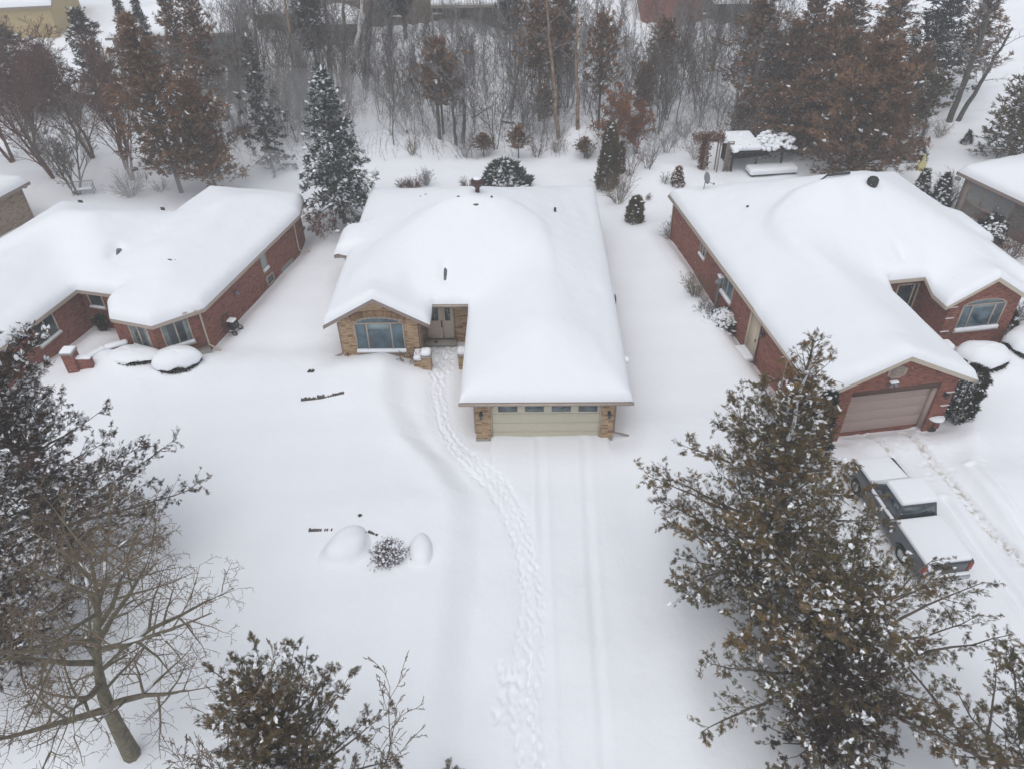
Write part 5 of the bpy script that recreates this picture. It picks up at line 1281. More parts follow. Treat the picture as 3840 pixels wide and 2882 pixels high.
# ---- saplings: eight grown once, copied through the thicket
rng = np.random.RandomState(77)
protos = []
for i in range(8):
    r_ = np.random.RandomState(200 + i)
    sg = bare(r_, r_.uniform(4.5, 7.5), levels=3, n0=12, spread=.42, ratio=.42, r0=.042 + .012 * (i % 3), trunk_frac=.2, up=.4, kids=(6, 4), wig=.16, minr=.009, stems=1 + (i % 3), stem_spread=.25)
    o = tube_obj('bare_sapling', sg, (TWIG, BARK, TWIG, BARKD)[i % 4], None, .03)
    protos.append(o)
def zone(px, py): return G(px, py, 1.5)
lab = 'slender leafless grey sapling among many crowding the snowy thicket behind the houses'
spots = []
while len(spots) < 288:
    px = rng.uniform(440, 1700); py = rng.uniform(85, 330)
    lim = 330 if px < 1250 else 305
    if py > lim - 25 * rng.uniform(0, 1): continue
    if 690 < px < 1110 and py < 150 and rng.uniform() < .8: continue
    if math.sin(px * .021 + 1) * math.sin(py * .035 + px * .006) < -.3 and rng.uniform() < .7: continue
    if 1120 < px < 1215 and 225 < py < 290 and rng.uniform() < .5: continue
    x, y, z = base(px, py)
    if any((x - a) ** 2 + (y - b) ** 2 < .5 for a, b in spots): continue
    spots.append((x, y))
for i, (x, y) in enumerate(spots):
    o = protos[i % 8] if i < 8 else protos[rng.randint(8)].copy()
    if i >= 8: COL.objects.link(o)
    o.location = (x, y, gz(x, y)); o.rotation_euler = (rng.normal(0, .06), rng.normal(0, .06), rng.uniform(0, 6.28)); s = rng.uniform(.6, 1.15); o.scale = (s * 1.05, s * 1.05, s)
    tag(o, lab, 'sapling', 'saplings crowding the thicket')
# ---- undergrowth nobody could count
segs = []
for _ in range(3800):
    px = rng.uniform(380, 1720); py = rng.uniform(110, 345)
    if px > 1250 and py > 318: continue
    if 700 < px < 1110 and py < 150 and rng.uniform() < .8: continue
    x, y = G(px, py, 1.0); z = gz(x, y)
    if y < 57.0: continue
    if math.sin(x * .55 + 1.0) * math.sin(y * .42 + x * .2) < -.25 and rng.uniform() < .8: continue
    L = rng.uniform(.8, 3.0); p = np.array([x, y, z - .1]); d = np.array([rng.normal(0, .35), rng.normal(0, .35), 1.0]); r = rng.uniform(.010, .02)
    for s in range(5):
        q = p + d / np.linalg.norm(d) * L / 5
        segs.append((*p, *q, r * (1 - .15 * s), r * (1 - .15 * (s + 1))))
        if s > 0:
            for _ in range(2):
                dd = d + rng.normal(0, .6, 3); dd[2] = abs(dd[2]); segs.append((*q, *(q + dd / np.linalg.norm(dd) * L * rng.uniform(.15, .45)), .009, .006))
        p = q; d = d + rng.normal(0, .22, 3)
tag(tube_obj('undergrowth', segs, TWIG, None, .03), 'tangle of fine grey brush over the wooded rise', kind='stuff')

# ------------------------------------------------------------------ things in the yards
# brick pillars and wing walls at the front walk
def pillar(label, x, y, rz, w, h, cap, mat, wing=None, z=None, snowh=.25, capm=CONC):
    z = gz(x, y) if z is None else z
    t = thing('brick_pillar', label, 'pillar', (x, y, z), rz)
    a = w / 2
    def bricks(x0, x1, y0, y1, h, nm):
        P = [(x0, y0), (x1, y0), (x1, y1), (x0, y1)]; V = []; U = []; Q = []; L = 0
        for k in range(4):
            p, q = P[k], P[(k + 1) % 4]; l = math.hypot(q[0] - p[0], q[1] - p[1]); n = len(V)
            V += [(*p, -.5), (*q, -.5), (*q, h), (*p, h)]; U += [(L, -.5), (L + l, -.5), (L + l, h), (L, h)]; Q.append((n, n + 1, n + 2, n + 3)); L += l
        n = len(V); V += [(*p, h) for p in P]; U += [(p[0], p[1]) for p in P]; Q.append((n, n + 1, n + 2, n + 3))
        return mesh(nm, V, [Q], mat, t, uv=U)
    bricks(-a, a, -a, a, h, 'shaft')
    c = B().box(-a - .04, a + .04, -a - .04, a + .04, h, h + .07).make('cap', capm, t, bevel=.012)
    B().box(-a - .02, a + .02, -a - .02, a + .02, h + .07, h + .07 + snowh).make('snow', SNOW, c, True, bevel=min(.14, snowh * .55), seg=4)
    if wing:
        x0, x1, y0, y1, hh = wing
        bricks(x0, x1, y0, y1, hh, 'wing_wall'); B().box(x0 - .02, x1 + .02, y0 - .02, y1 + .02, hh, hh + snowh * .9).make('wing_snow', SNOW, t, True, bevel=.09, seg=4)
    return t
pillar('tan brick pillar with a snow cap and stepped wing wall, left of the front walk', *toW(HC, -2.66, 5.12), HC[1], .46, .88, 1, TAN, (-.62, -.23, -.10, .60, .62), z=-.05, snowh=.3)
pillar('tan brick pillar with a snow cap at the garage side of the front walk', *toW(HC, -.86, 5.2), HC[1], .46, .88, 1, TAN, (.23, .80, .0, .30, .6), z=-.05, snowh=.3)
pillar('red brick pillar at the mouth of the walled court', *toW(HL, -5.0, -3.85), HL[1] + .25, .55, 1.0, 1, RED, (.275, .95, -.12, .14, .62), snowh=.12)
# low court wall
def low_wall(label, pts, h, w, mat, snowh=.2):
    t = thing('garden_wall', label, 'wall', (*pts[0], gz(*pts[0])))
    P = np.array([(x - pts[0][0], y - pts[0][1]) for x, y in pts]); V = []; U = []; Q = []; L = 0
    sn = B()
    for a, b in zip(P[:-1], P[1:]):
        tt = nrm(b - a); n_ = np.array([-tt[1], tt[0]]) * w / 2; l = np.linalg.norm(b - a)
        for c, d in ((a - n_, b - n_), (b - n_, b + n_), (b + n_, a + n_), (a + n_, a - n_)):
            k = len(V); V += [(*c, -.6), (*d, -.6), (*d, h), (*c, h)]; U += [(L, -.6), (L + l, -.6), (L + l, h), (L, h)]; Q.append((k, k + 1, k + 2, k + 3))
        L += l
        M = np.array([[tt[0], -tt[1], 0], [tt[1], tt[0], 0], [0, 0, 1]])
        sn.box(0, l, -w / 2 - .03, w / 2 + .03, h, h + snowh, (M, np.array([a[0], a[1], 0])))
    mesh('brickwork', V, [Q], mat, t, uv=U)
    sn.make('snow', SNOW, t, True, bevel=.08, seg=3)
    return t
low_wall('low red brick wall with a ridge of snow round the court', [toW(HL, -3.55, -1.62), toW(HL, -4.35, -2.35), toW(HL, -4.75, -3.6)], .55, .26, RED)
# blower unit / air conditioner
x, y = toW(HC, 6.75, 10.7); t = thing('air_conditioner', 'grey air conditioner with a snow cap beside the middle house', 'air conditioner', (x, y, gz(x, y)), HC[1])
b = B().box(-.38, .38, -.38, .38, -.2, .9); bo = b.make('cabinet', STEEL, t, bevel=.05)
g = B()
for i in range(12):
    zz = .05 + i * .065; g.box(-.395, .395, -.395, .395, zz, zz + .022)
g.make('grille', BLACK, t); B().lathe((0, 0, .9), [(.34, 0), (.34, .03), (.3, .05), (0, .05)], 18).make('fan_guard', BLACK, t); B().box(-.37, .37, -.37, .37, .95, 1.13).make('snow', SNOW, t, True, bevel=.09, seg=4)
# hose reel on the left house side wall
x, y = toW(HL, .42, 1.5); t = thing('hose_reel_cart', 'dark hose reel cart with snow against the left red brick wall', 'hose reel', (x, y, gz(x, y) + .1), HL[1])
b = B().rod((-.32, -.25, 0), (-.32, -.25, .95), .022).rod((-.32, .25, 0), (-.32, .25, .95), .022).rod((-.32, -.25, .95), (-.32, .25, .95), .022).rod((-.32, -.25, .1), (.35, -.25, .1), .022).rod((-.32, .25, .1), (.35, .25, .1), .022).rod((-.32, 0, .4), (.05, 0, .45), .02)
b.make('frame', BLACK, t)
def ring(c, R0, r, axis=1, n=22, m=7):
    V = []; Q = []
    for i in range(n):
        a = 6.2832 * i / n
        for j in range(m):
            bq = 6.2832 * j / m; rr = R0 + r * math.cos(bq); h = r * math.sin(bq)
            p = [rr * math.cos(a), rr * math.sin(a)]; p.insert(axis, h); V.append((c[0] + p[0], c[1] + p[1], c[2] + p[2]))
    for i in range(n):
        for j in range(m): Q.append((i * m + j, ((i + 1) % n) * m + j, ((i + 1) % n) * m + (j + 1) % m, i * m + (j + 1) % m))
    return V, Q
b = B()
for k in (-.14, -.05, .05, .14): b.add(*ring((.05, k, .45), .24 + .02 * (k > 0), .035))
b.make('hose', BLACK, t, True); b = B()
for s in (-.3, .3): b.add(*ring((.25, s, .12), .13, .035))
b.make('wheel', RUBBER, t, True); B().box(-.15, .25, -.2, .2, .70, .80).make('snow', SNOW, t, True, bevel=.05, seg=3)
# plant pot in the court
x, y = toW(HL, -6.6, .1); t = thing('plant_pot', 'dark potted evergreen in the corner of the walled court', 'plant pot', (x, y, gz(x, y)))
B().lathe((0, 0, -.1), [(.16, 0), (.22, .3), (.24, .42), (.2, .43), (0, .42)], 14).make('pot', BLACK, t, True)
r_ = np.random.RandomState(4); n = 260; D = nrm(r_.normal(0, 1, (n, 3)) + [0, 0, .4]); Y = nrm(np.cross(r_.normal(0, 1, (n, 3)), D)); foliage_obj(r_, 'foliage', D * .28 * r_.uniform(.4, 1, (n, 1)) + [0, 0, .62], D * .16, Y * .16, np.cross(D, Y) * .16, HEDGE, t, SPR_FAR)
# marker stakes by the picture window
for (bx, by, tx, ty, lb) in [(1180 + 445 * .2893, 1080 + 985 * .2893, 1180 + 425 * .2893, 1080 + 840 * .2893, 'thin dark marker stake at the left corner of the picture window'), (1180 + 1022 * .2893, 1080 + 912 * .2893, 1180 + 1003 * .2893, 1080 + 800 * .2893, 'thin pale marker stake in front of the picture window')]:
    x, y = G(bx / K, by / K); z = gz(x, y); X, Z = GY(tx / K, ty / K, y)
    t = thing('marker_stake', lb, 'stake', (x, y, z)); B().rod((0, 0, -.2), (X - x, 0, Z - z - .2), .016, n=6).make('rod', TRIM if 'pale' in lb else BLACK, t); B().rod((X - x, 0, Z - z - .2), (X - x, 0, Z - z), .024, n=6).make('tip', BLACK, t)
# boulders and ledges poking from the snow
def boulder(label, px, py, rx, ry, h, seed, rz, open_side):
    x, y = G(px, py); z = gz(x, y) - .12; rng = np.random.RandomState(seed)
    t = thing('boulder', label, 'boulder', (x, y, z), rz)
    n, m_ = 40, 12; V = []; Q = []; W = []
    for j in range(m_ + 1):
        f = j / m_ * 1.5708
        for i in range(n):
            a = 6.2832 * i / n; wob = 1 + .07 * math.sin(2 * a + seed) + .05 * math.sin(3 * a + 2 * seed)
            q = wob * max(0, math.cos(f)) ** .8; fl_ = 1 + .30 * max(0, 1 - f / .35) ** 2
            W.append((rx * q * fl_ * math.cos(a), ry * q * fl_ * math.sin(a), h * max(0, math.sin(f)) ** .9 * (1 + (.07 * math.sin(3 * a + seed) + .05 * math.sin(5 * a)) * max(0, math.cos(f)) ** 1.5)))
            s = .95 + .03 * math.sin(7 * a) + rng.uniform(-.02, .02); V.append((rx * q * s * math.cos(a) + open_side[0], ry * q * s * math.sin(a) + open_side[1], h * .72 * max(0, math.sin(f)) ** .8))
    for j in range(m_):
        for i in range(n): Q.append((j * n + i, j * n + (i + 1) % n, (j + 1) * n + (i + 1) % n, (j + 1) * n + i))
    mesh('stone', V, [Q], STONE, t, True); mesh('snow', W, [Q], SNOW, t, True)
    return t
boulder('large egg-shaped boulder under snow on the front lawn', 755, 1200, .68, .98, .62, 1, -.45, (.045, .015)); boulder('smaller snow-domed boulder right of the purplish shrub', 912, 1205, .42, .80, .5, 2, .05, (-.035, -.01))
def ledge(label, pts, h, w=.16):
    P = [G(*p) for p in pts]; x0, y0 = P[0]; z0 = gz(x0, y0); t = thing('stone_ledge', label, 'stone ledge', (x0, y0, z0)); rng = np.random.RandomState(len(label)); b = B()
    n = 11
    for (a, c) in zip(P[:-1], P[1:]):
        for k in range(n):
            f = k / n; g_ = (k + .98) / n; p = np.array(a) + (np.array(c) - a) * f - [x0, y0]; q = np.array(a) + (np.array(c) - a) * g_ - [x0, y0]
            d = nrm(q - p); nn_ = np.array([-d[1], d[0]]); hh = h * rng.uniform(.35, 1.15) * (1 - .65 * f) * (0.15 if rng.uniform() < .22 else 1); zb_ = gz(p[0] + x0, p[1] + y0) - z0
            V = [(*(p - nn_ * w * .5), zb_ - .3), (*(q - nn_ * w * .5), zb_ - .3), (*(q + nn_ * w * .5), zb_ - .3), (*(p + nn_ * w * .5), zb_ - .3)]
            V += [(v[0], v[1], zb_ + hh * rng.uniform(.85, 1.05)) for v in V]
            b.add(V, [(0, 3, 2, 1), (4, 5, 6, 7), (0, 1, 5, 4), (1, 2, 6, 5), (2, 3, 7, 6), (3, 0, 4, 7)])
    b.make('stone', STONE, t, bevel=.03)
    return t
ledge('dark stone ledge edging the raised bed below the picture window', [(655, 882), (690, 880), (748, 871)], .15); ledge('small dark stone showing through snow left of the raised bed', [(668, 820), (683, 821)], .16, .2)
ledge('dark flat stone left of the egg-shaped boulder', [(672, 1163), (724, 1164)], .07, .16); ledge('sliver of dark stone above the egg-shaped boulder', [(779, 1137), (786, 1133)], .1, .12); ledge('chips of dark stone between boulder and purplish shrub', [(800, 1170), (820, 1177)], .10, .1)
# bird bath / patio pedestal by the pink garage
x, y = G(2018, 908); t = thing('bird_bath', 'black pedestal bird bath with a disc of snow beside the pink garage', 'bird bath', (x, y, gz(x, y)))
B().lathe((0, 0, -.1), [(.24, 0), (.22, .12), (.09, .2), (.07, .45), (.12, .6), (.16, .64), (.34, .74), (.37, .80), (.34, .80), (0, .76)], 20).make('pedestal', BLACK, t, True); B().lathe((0, 0, .68), [(.37, 0), (.38, .06), (.33, .11), (.15, .135), (0, .14)], 20).make('snow', SNOW, t, True)
# snow-covered planter at the front gable of the right house
x, y = toW(HR, 9.3, 4.6); t = thing('stone_planter', 'stepped brick planter heaped with snow by the right house entry', 'planter', (x, y, gz(x, y)), HR[1])
b = B().box(-.45, .45, -.35, .35, -.4, .45).box(-.25, .25, -.7, -.35, -.4, .25); b.make('brickwork', plain('dull red brickwork', (.12, .045, .032), .9), t, bevel=.02); B().box(-.44, .44, -.34, .34, .45, .72).box(-.24, .24, -.72, -.36, .25, .5).make('snow', SNOW, t, True, bevel=.12, seg=4)
# pavilion, arch, table behind the right house
x0, y0 = G(1578, 372); z0 = gz(x0, y0); t = thing('garden_pavilion', 'dark lattice garden pavilion with lumpy snow on its vines', 'pavilion', (x0, y0, z0 - .15), R_(2))
b = B()
for xx in (0, 1.75, 3.6): 
    for yy in (0, 2.6): b.box(xx - .06, xx + .06, yy - .06, yy + .06, -.4, 1.65)
b.box(-.2, 3.8, -.15, -.05, 1.55, 1.70).box(-.2, 3.8, 2.62, 2.72, 1.55, 1.70)
for xx in np.arange(-.1, 3.8, .3): b.box(xx, xx + .05, -.2, 2.8, 1.70, 1.78)
b.make('timber_frame', LATT, t)
b = B()
for k in np.arange(0, 1.6, .16): b.box(-.02, .02, .05, 2.55, k, k + .07); b.box(.05, 3.55, 2.56, 2.60, k, k + .09)
b.box(.05, 3.55, 2.61, 2.63, 0, 1.6).make('lattice', LATT, t)
n = 520; r_ = np.random.RandomState(8); P = np.stack([r_.uniform(-.3, 4.4, n), r_.uniform(-.4, 2.9, n), 1.75 + r_.uniform(-.55, .25, n)], 1); D = nrm(r_.normal(0, 1, (n, 3))); Y = nrm(np.cross(r_.normal(0, 1, (n, 3)), D)); foliage_obj(r_, 'vine', P, D * .25, Y * .25, np.cross(D, Y) * .25, DARKN, t, SPR_FAR)
n = 150; P = np.stack([r_.uniform(-.3, 4.5, n), r_.uniform(-.5, 2.9, n), 1.98 + r_.uniform(-.12, .12, n)], 1); v, f = blob_mesh(r_, P, .24, .6); so = mesh('snow', v, [f], SNOWB, t, True)
B().box(-.3, 1.9, -.4, 2.8, 1.80, 2.15).make('snow', SNOW, t, True, bevel=.16, seg=4)
x, y = G(1518, 378); t = thing('garden_arch', 'vine-wrapped arch with reddish stems left of the pavilion', 'arch', (x, y, gz(x, y)), R_(5))
b = B()
for s in (0, 1.0): b.rod((s, 0, -.3), (s, 0, 2.2), .06).rod((s, .5, -.3), (s, .5, 2.2), .06)
b.rod((0, 0, 2.2), (.5, 0, 2.6), .05).rod((.5, 0, 2.6), (1, 0, 2.2), .05).rod((0, .5, 2.2), (.5, .5, 2.6), .05).rod((.5, .5, 2.6), (1, .5, 2.2), .05); b.make('frame', POST, t)
n = 900; k = r_.uniform(0, 1, n); P = np.where((k < .6)[:, None], np.stack([r_.choice([-.02], n) + r_.normal(0, .16, n), r_.uniform(0, .5, n) + r_.normal(0, .1, n), r_.uniform(0, 2.3, n)], 1), np.stack([r_.uniform(-.9, 1.3, n), r_.uniform(-.2, .7, n), 2.35 + r_.normal(0, .16, n)], 1)); D = nrm(r_.normal(0, 1, (n, 3))); Y = nrm(np.cross(r_.normal(0, 1, (n, 3)), D)); foliage_obj(r_, 'vine', P, D * .2, Y * .2, np.cross(D, Y) * .2, DRYL, t, SPR_FAR)
x, y = G(1565, 373); t = thing('trellis_panel', 'weathered ladder trellis leaning at the left end of the pavilion', 'trellis', (x, y, gz(x, y)))
b = B().rod((-.16, 0, -.3), (0, .1, 2.2), .05, n=4).rod((.22, 0, -.3), (.38, .1, 2.2), .05, n=4)
for k in np.arange(.1, 2.2, .3): b.rod((-.16 + .07 * k, .045 * k, k), (.24 + .07 * k, .045 * k, k), .03, n=4)
b.box(-.12, .34, .1, .14, -.2, 2.1).make('slats', POST, t)
x, y = G(1665, 374); t = thing('garden_table', 'long low table buried under a slab of snow before the pavilion', 'table', (x, y, gz(x, y) - .26), R_(6))
b = B().box(-1.7, 1.7, -.5, .5, .30, .38)
tt_ = b.make('top', LATT, t)
for sx in (-1.5, 1.5):
    for sy in (-.4, .4): B().box(sx - .05, sx + .05, sy - .05, sy + .05, -.4, .30).make('leg', LATT, t)
B().box(-1.8, 1.8, -.6, .6, .36, .80).make('snow', SNOW, t, True, bevel=.16, seg=4)
# bench half buried behind the left house
x, y = G(183, 416); t = thing('garden_bench', 'metal bench half buried in snow beside the vase shaped tree', 'bench', (x, y, gz(x, y)), R_(12))
B().rod((-.7, .2, .85), (.7, .2, .85), .03).rod((-.7, .2, .5), (.7, .2, .5), .02).rod((-.7, .2, -.2), (-.7, .2, .85), .03).rod((.7, .2, -.2), (.7, .2, .85), .03).rod((-.7, -.3, -.2), (-.7, -.3, .65), .03).rod((.7, -.3, -.2), (.7, -.3, .65), .03).rod((-.7, -.3, .65), (-.7, .2, .65), .03).rod((.7, -.3, .65), (.7, .2, .65), .03).make('frame', STEEL, t)
b = B()
for i in range(9): b.rod((-.6 + i * .15, .2, .5), (-.55 + i * .15, .2, .85), .014, n=5)
b.make('backrest', STEEL, t); B().box(-.7, .7, -.3, .2, .32, .37).make('seat', STEEL, t); B().box(-.68, .68, -.28, .18, .37, .55).make('snow', SNOW, t, True, bevel=.07, seg=3)
# yellow yard stake, bird feeder
x, y = G(1988, 368); t = thing('yard_cover', 'pale yellow plastic cover standing in the snow near the little spruce', 'cover', (x, y, gz(x, y)))
B().prism([(-.35, -.1), (.35, -.1), (.30, .45), (.14, .75), (.06, 1.2), (-.02, 1.2), (-.08, .7), (-.28, .4)], 1, -.05, .12).make('sheet', YELP, t, bevel=.03); B().rod((.05, .03, 1.1), (.35, .03, 1.9), .02, n=6).make('stalk', TRIM, t)
x, y = G(1933, 378); t = thing('bird_feeder', 'bird feeder on a leaning thin pole by the great brown cedar', 'bird feeder', (x, y, gz(x, y)))
B().rod((0, 0, -.3), (.25, 0, 2.0), .02, n=6).make('pole', STEEL, t); B().lathe((.22, 0, 1.35), [(.06, 0), (.09, .05), (.09, .5), (.12, .52), (0, .62)], 8).make('seed_tube', LATT, t); B().box(.12, .40, -.12, .12, 1.95, 2.05).make('tray', POST, t)
x, y, z = base(1008, 92); t = thing('flag_pole', 'pole flying a red and white maple leaf flag before the deck house', 'flag', (x - .3, y, z))
B().rod((0, 0, -.3), (0, 0, 5.2), .05, .035, n=8).lathe((0, 0, 5.2), [(.07, 0), (.08, .06), (0, .12)], 8).make('pole', TRIM, t)
def cloth(x0, x1, nm, mat, par, z0=3.65, z1=4.95, yo=0):
    n = 10; V = []; Q = []
    for i in range(n + 1):
        xx = x0 + (x1 - x0) * i / n
        for zz in (z0, z1): V.append((xx, .10 * math.sin(xx * 4) - .02 + yo, zz - .14 * xx))
    for i in range(n): Q.append((2 * i, 2 * i + 2, 2 * i + 3, 2 * i + 1))
    o = mesh(nm, V, [Q], mat, par); md = o.modifiers.new('s', 'SOLIDIFY'); md.thickness = .012; return o
fl_ = cloth(.56, 1.68, 'flag_cloth', WHITECL, t); cloth(.05, .55, 'red_band', REDCL, fl_); cloth(1.69, 2.2, 'red_band', REDCL, fl_)
lf = [(0, .46), (.07, .33), (.16, .37), (.12, .16), (.22, .24), (.25, .19), (.38, .21), (.34, .09), (.39, .05), (.20, -.11), (.22, -.19), (.02, -.16), (.02, -.42), (-.02, -.42), (-.02, -.16), (-.22, -.19), (-.20, -.11), (-.39, .05), (-.34, .09), (-.38, .21), (-.25, .19), (-.22, .24), (-.12, .16), (-.16, .37), (-.07, .33)]
b = B().prism([(1.12 + p[0], 4.14 + p[1]) for p in lf], 1, -.13, -.125); b.make('maple_leaf', REDCL, fl_)
x, y, z = base(603, 64); t = thing('wheelie_bin', 'dark green bin with a white lid beside the faded pink house', 'bin', (x, y, z)); B().box(-.35, .35, -.4, .4, -.1, 1.5, taper=-.12).make('body', GREENP, t, bevel=.04); B().box(-.42, .42, -.46, .46, 1.5, 1.62).make('lid', GREENP, t, bevel=.03); B().box(-.4, .4, -.44, .44, 1.62, 1.85).make('snow', SNOW, t, True, bevel=.09, seg=3)

# ------------------------------------------------------------------ the pickup
rear = np.array([15.30, 17.05]); front = np.array([14.62, 22.75]); hd_ = front - rear; ang = math.atan2(hd_[1], hd_[0])
cx, cy = (rear + front) / 2
t = thing('pickup_truck', 'slate grey pickup buried in snow on the driveway before the pink garage', 'pickup', (cx, cy, gz(cx, cy) - .03), ang)
Lh, Wd = 2.85, .93     # half length, half width; x forward
side = [(-2.80, .48), (-2.80, 1.18), (-.62, 1.18), (-.60, 1.14), (1.15, 1.12), (1.25, 1.10), (2.62, 1.02), (2.80, .90), (2.82, .50), (2.35, .45), (2.30, .62), (2.08, .80), (1.72, .80), (1.50, .62), (1.45, .42), (-1.15, .42), (-1.20, .62), (-1.42, .82), (-1.78, .82), (-2.0, .62), (-2.05, .48)]
B().prism(side, 1, -Wd, Wd).make('body', TRUCK, t, bevel=.05, seg=3)
cb = B()
bot = [(-.66, -.86), (1.22, -.86), (1.22, .86), (-.66, .86)]; top_ = [(-.50, -.72), (.62, -.70), (.62, .70), (-.50, .72)]
V = [(*p, 1.10) for p in bot] + [(*p, 1.76) for p in top_]
cb.add(V, [(0, 3, 2, 1), (4, 5, 6, 7), (0, 1, 5, 4), (1, 2, 6, 5), (2, 3, 7, 6), (3, 0, 4, 7)])
cab = cb.make('cab', TRUCK, t, bevel=.06, seg=3)
def quad_panel(nm, pts, mat, par, off=.012):
    P = np.array(pts, float); n_ = nrm(np.cross(P[1] - P[0], P[3] - P[0])); P2 = P + n_ * off
    return mesh(nm, np.r_[P - n_ * .01, P2], [[(4, 5, 6, 7), (0, 1, 5, 4), (1, 2, 6, 5), (2, 3, 7, 6), (3, 0, 4, 7)]], mat, par)
def lerp4(c, u0, u1, v0, v1):
    c = np.array(c, float); f = lambda u, v: (c[0] * (1 - u) + c[1] * u) * (1 - v) + (c[3] * (1 - u) + c[2] * u) * v
    return [f(u0, v0), f(u1, v0), f(u1, v1), f(u0, v1)]
A8 = [np.array(v) for v in V]
quad_panel('rear_window', lerp4([A8[3], A8[0], A8[4], A8[7]], .08, .92, .18, .86), GLASS, cab); quad_panel('windshield', lerp4([A8[1], A8[2], A8[6], A8[5]], .06, .94, .1, .9), GLASS, cab)
for sgn, cc in ((-1, [A8[0], A8[1], A8[5], A8[4]]), (1, [A8[2], A8[3], A8[7], A8[6]])):
    u = (.06, .44, .48, .86) if sgn < 0 else (.14, .52, .56, .94)
    quad_panel('side_window', lerp4(cc, u[0], u[1], .2, .84), GLASS, cab); quad_panel('side_window', lerp4(cc, u[2], u[3], .2, .84), GLASS, cab)
for sgn in (-1, 1):
    m_ = B().box(.95, 1.1, sgn * .93 - (.0 if sgn > 0 else .22), sgn * .93 + (.22 if sgn > 0 else 0), 1.08, 1.26).make('mirror', BLACK, t, bevel=.03)
    for x0, x1, nm in ((-.55, .28, 'door'), (.30, 1.12, 'door')):
        d_ = B().box(x0, x1, sgn * Wd - .01, sgn * Wd + .012, .50, 1.08).make(nm, TRUCK, t, bevel=.02); B().box(x0 + .06, x0 + .24, sgn * (Wd + .018) - .012, sgn * (Wd + .018) + .012, .92, .96).make('handle', BLACK, d_)
    for xx in (-1.60, 1.90):
        w = B().add(*ring((xx, sgn * .82, .38), .26, .12, 1, 26, 8)).make('wheel', RUBBER, t, True)
        B().lathe((0, 0, 0), [(.21, .0), (.2, .03), (.1, .045), (0, .05)], 16).make('rim', CHROME, w).matrix_local = Matrix.Translation((xx, sgn * .90, .38)) @ Matrix.Rotation(-sgn * math.pi / 2, 4, 'X')
    B().box(-2.84, -2.66, sgn * .86 - .09, sgn * .86 + .09, .74, 1.12).make('tail_light', TAIL, t, bevel=.02)
    B().box(2.66, 2.84, sgn * .74 - .16, sgn * .74 + .16, .70, .88).make('headlight', FROST, t, bevel=.02)
B().box(-2.845, -2.80, -.72, .72, .62, 1.15).make('tailgate', TRUCK, t, bevel=.012)
e = B().lathe((0, 0, 0), [(.10, 0), (.10, .01), (0, .012)], 16, sx=1.3).make('emblem', BLACK, t); e.matrix_local = Matrix.Translation((-2.847, 0, .98)) @ Matrix.Rotation(-math.pi / 2, 4, 'Y')
B().box(-3.0, -2.80, -.9, .9, .42, .60).make('rear_bumper', CHROME, t, bevel=.03); B().box(2.78, 2.98, -.9, .9, .40, .62).make('front_bumper', CHROME, t, bevel=.03); B().box(2.80, 2.84, -.5, .5, .66, .88).make('grille', BLACK, t)
B().box(-2.76, -.70, -.88, .88, 1.0, 1.31).make('bed_snow', SNOW, t, True, bevel=.07, seg=3)
B().box(-2.96, -2.83, -.85, .85, .60, .70).make('bumper_snow', SNOW, t, True, bevel=.04, seg=3)
B().box(-.54, .68, -.74, .74, 1.755, 2.0).make('roof_snow', SNOW, t, True, bevel=.12, seg=4)
b = B(); b.add([(1.22, -.80, 1.13), (2.74, -.74, 1.0), (2.74, .74, 1.0), (1.22, .80, 1.13), (1.22, -.78, 1.30), (2.62, -.70, 1.17), (2.62, .70, 1.17), (1.22, .78, 1.30)], [(0, 3, 2, 1), (4, 5, 6, 7), (0, 1, 5, 4), (1, 2, 6, 5), (2, 3, 7, 6), (3, 0, 4, 7)]); b.make('hood_snow', SNOW, t, True, bevel=.06, seg=3)
b = B(); b.add([(.64, -.64, 1.74), (1.24, -.74, 1.16), (1.24, .74, 1.16), (.64, .64, 1.74), (.70, -.62, 1.84), (1.34, -.72, 1.26), (1.34, .72, 1.26), (.70, .62, 1.84)], [(0, 3, 2, 1), (4, 5, 6, 7), (0, 1, 5, 4), (1, 2, 6, 5), (2, 3, 7, 6), (3, 0, 4, 7)]); b.make('windshield_snow', SNOW, t, True, bevel=.04, seg=3)
for sgn in (-1, 1): B().box(-.64, 1.15, sgn * .885 - .06, sgn * .885 + .06, 1.09, 1.20).make('sill_snow', SNOW, t, True, bevel=.045, seg=3)

# ------------------------------------------------------------------ falling snow, air, sky, sun
r_ = np.random.RandomState(9)
n = 30000; P = np.stack([r_.uniform(-36, 40, n), r_.uniform(1.5, 95, n), r_.uniform(0, 21, n)], 1)
keep = np.linalg.norm(P - [0, 0, 23.0], axis=1) > 19; P = P[keep]; n = len(P)
a = nrm(r_.normal(0, 1, (n, 3)) + [.6, 0, -1.2]); y_ = nrm(np.cross(r_.normal(0, 1, (n, 3)), a)); s = r_.uniform(.005, .010, (n, 1))
OV = np.array([(1.7, 0, 0), (-1.7, 0, 0), (0, 1, 0), (0, -1, 0), (0, 0, 1), (0, 0, -1)], float); OT = np.array([(0, 2, 4), (2, 1, 4), (1, 3, 4), (3, 0, 4), (2, 0, 5), (1, 2, 5), (3, 1, 5), (0, 3, 5)])
v, f = scatter(OV, OT, P, a * s, y_ * s, np.cross(a, y_) * s)
tag(mesh('falling_snow', v, [f], SNOWB), 'flakes of falling snow in the air', kind='stuff')

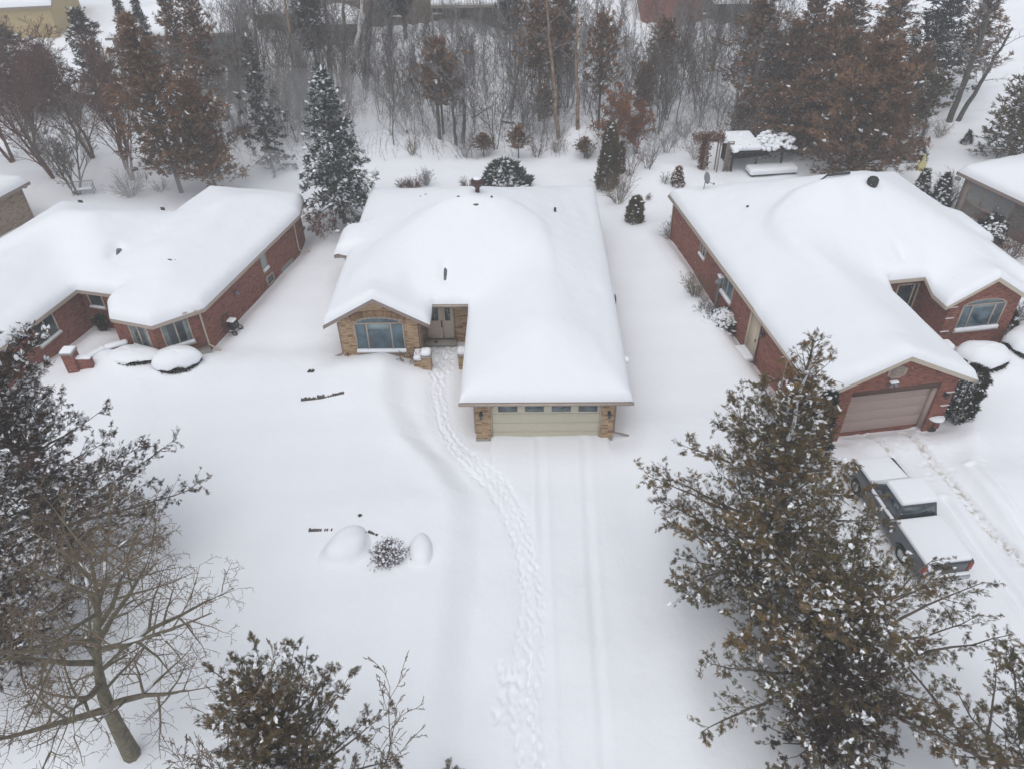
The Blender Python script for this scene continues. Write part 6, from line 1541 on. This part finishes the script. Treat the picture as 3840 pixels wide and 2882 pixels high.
HAZE = .0017
hm = bpy.data.materials.new('haze'); hm.use_nodes = True; hn = hm.node_tree
for q in list(hn.nodes):
    if q.type != 'OUTPUT_MATERIAL': hn.nodes.remove(q)
pv = hn.nodes.new('ShaderNodeVolumePrincipled'); pv.inputs['Color'].default_value = (.99, .995, 1, 1); pv.inputs['Density'].default_value = HAZE; pv.inputs['Anisotropy'].default_value = 0
hn.links.new(pv.outputs['Volume'], [q for q in hn.nodes if q.type == 'OUTPUT_MATERIAL'][0].inputs['Volume'])
b = B().box(-410, 410, -70, 410, -3.0, 26); ho = b.make('haze', hm); ho['kind'] = 'stuff'; ho['label'] = 'thin snowy haze in the air'

bm_ = bpy.data.materials.new('blown snow'); bm_.use_nodes = True; bn = bm_.node_tree
for q in list(bn.nodes):
    if q.type != 'OUTPUT_MATERIAL': bn.nodes.remove(q)
pv = bn.nodes.new('ShaderNodeVolumePrincipled'); pv.inputs['Color'].default_value = (.95, .96, .98, 1); pv.inputs['Density'].default_value = .075; pv.inputs['Anisotropy'].default_value = .2
bn.links.new(pv.outputs['Volume'], [q for q in bn.nodes if q.type == 'OUTPUT_MATERIAL'][0].inputs['Volume'])
b = B()
for cx, cy, cz, rx, ry, rz_ in ((-21.5, 51.5, 1.0, 9.5, 3.2, 2.4), (-17, 60.5, 2.5, 11, 2.4, 3.6)):
    b.lathe((cx, cy, cz), [(.001, -rz_), (.5, -rz_ * .86), (.87, -rz_ * .5), (1, 0), (.87, rz_ * .5), (.5, rz_ * .86), (.001, rz_)], 20, sx=rx, sy=ry)
o = b.make('blowing_snow', bm_, None, True); tag(o, 'veil of wind-blown snow drifting behind the left house roof', kind='stuff')

SUN_EL, SUN_AZ = R_(68), R_(200)
w = bpy.data.worlds.new('World'); S.world = w; w.use_nodes = True; n_ = w.node_tree
bg = n_.nodes['Background']; sk = n_.nodes.new('ShaderNodeTexSky'); sk.sky_type = 'NISHITA'; sk.sun_disc = False; sk.sun_elevation = SUN_EL; sk.sun_rotation = SUN_AZ; sk.air_density = 1.0; sk.dust_density = 3.0; sk.ozone_density = 1.0
hs = n_.nodes.new('ShaderNodeHueSaturation'); hs.inputs['Saturation'].default_value = .5
n_.links.new(sk.outputs['Color'], hs.inputs['Color']); n_.links.new(hs.outputs['Color'], bg.inputs['Color']); bg.inputs['Strength'].default_value = .075
ld = bpy.data.lights.new('sun', 'SUN'); ld.energy = 1.5; ld.angle = R_(110); ld.color = (1, .99, .975)
lo = bpy.data.objects.new('sun', ld); COL.objects.link(lo)
sd_ = Vector((math.sin(SUN_AZ) * math.cos(SUN_EL), math.cos(SUN_AZ) * math.cos(SUN_EL), math.sin(SUN_EL)))
lo.rotation_euler = sd_.to_track_quat('Z', 'Y').to_euler(); lo.location = sd_ * 60
S.view_settings.view_transform = 'Standard'; S.view_settings.look = 'None'; S.view_settings.gamma = 1; S.view_settings.use_curve_mapping = False
S.view_settings.exposure = 0.21
S.render.engine = 'CYCLES'; S.cycles.max_bounces = 6; S.cycles.diffuse_bounces = 4; S.cycles.glossy_bounces = 2; S.cycles.volume_bounces = 3; S.cycles.transparent_max_bounces = 4
S.cycles.use_denoising = True; S.cycles.denoiser = 'OPENIMAGEDENOISE'; S.cycles.denoising_input_passes = 'RGB_ALBEDO_NORMAL'
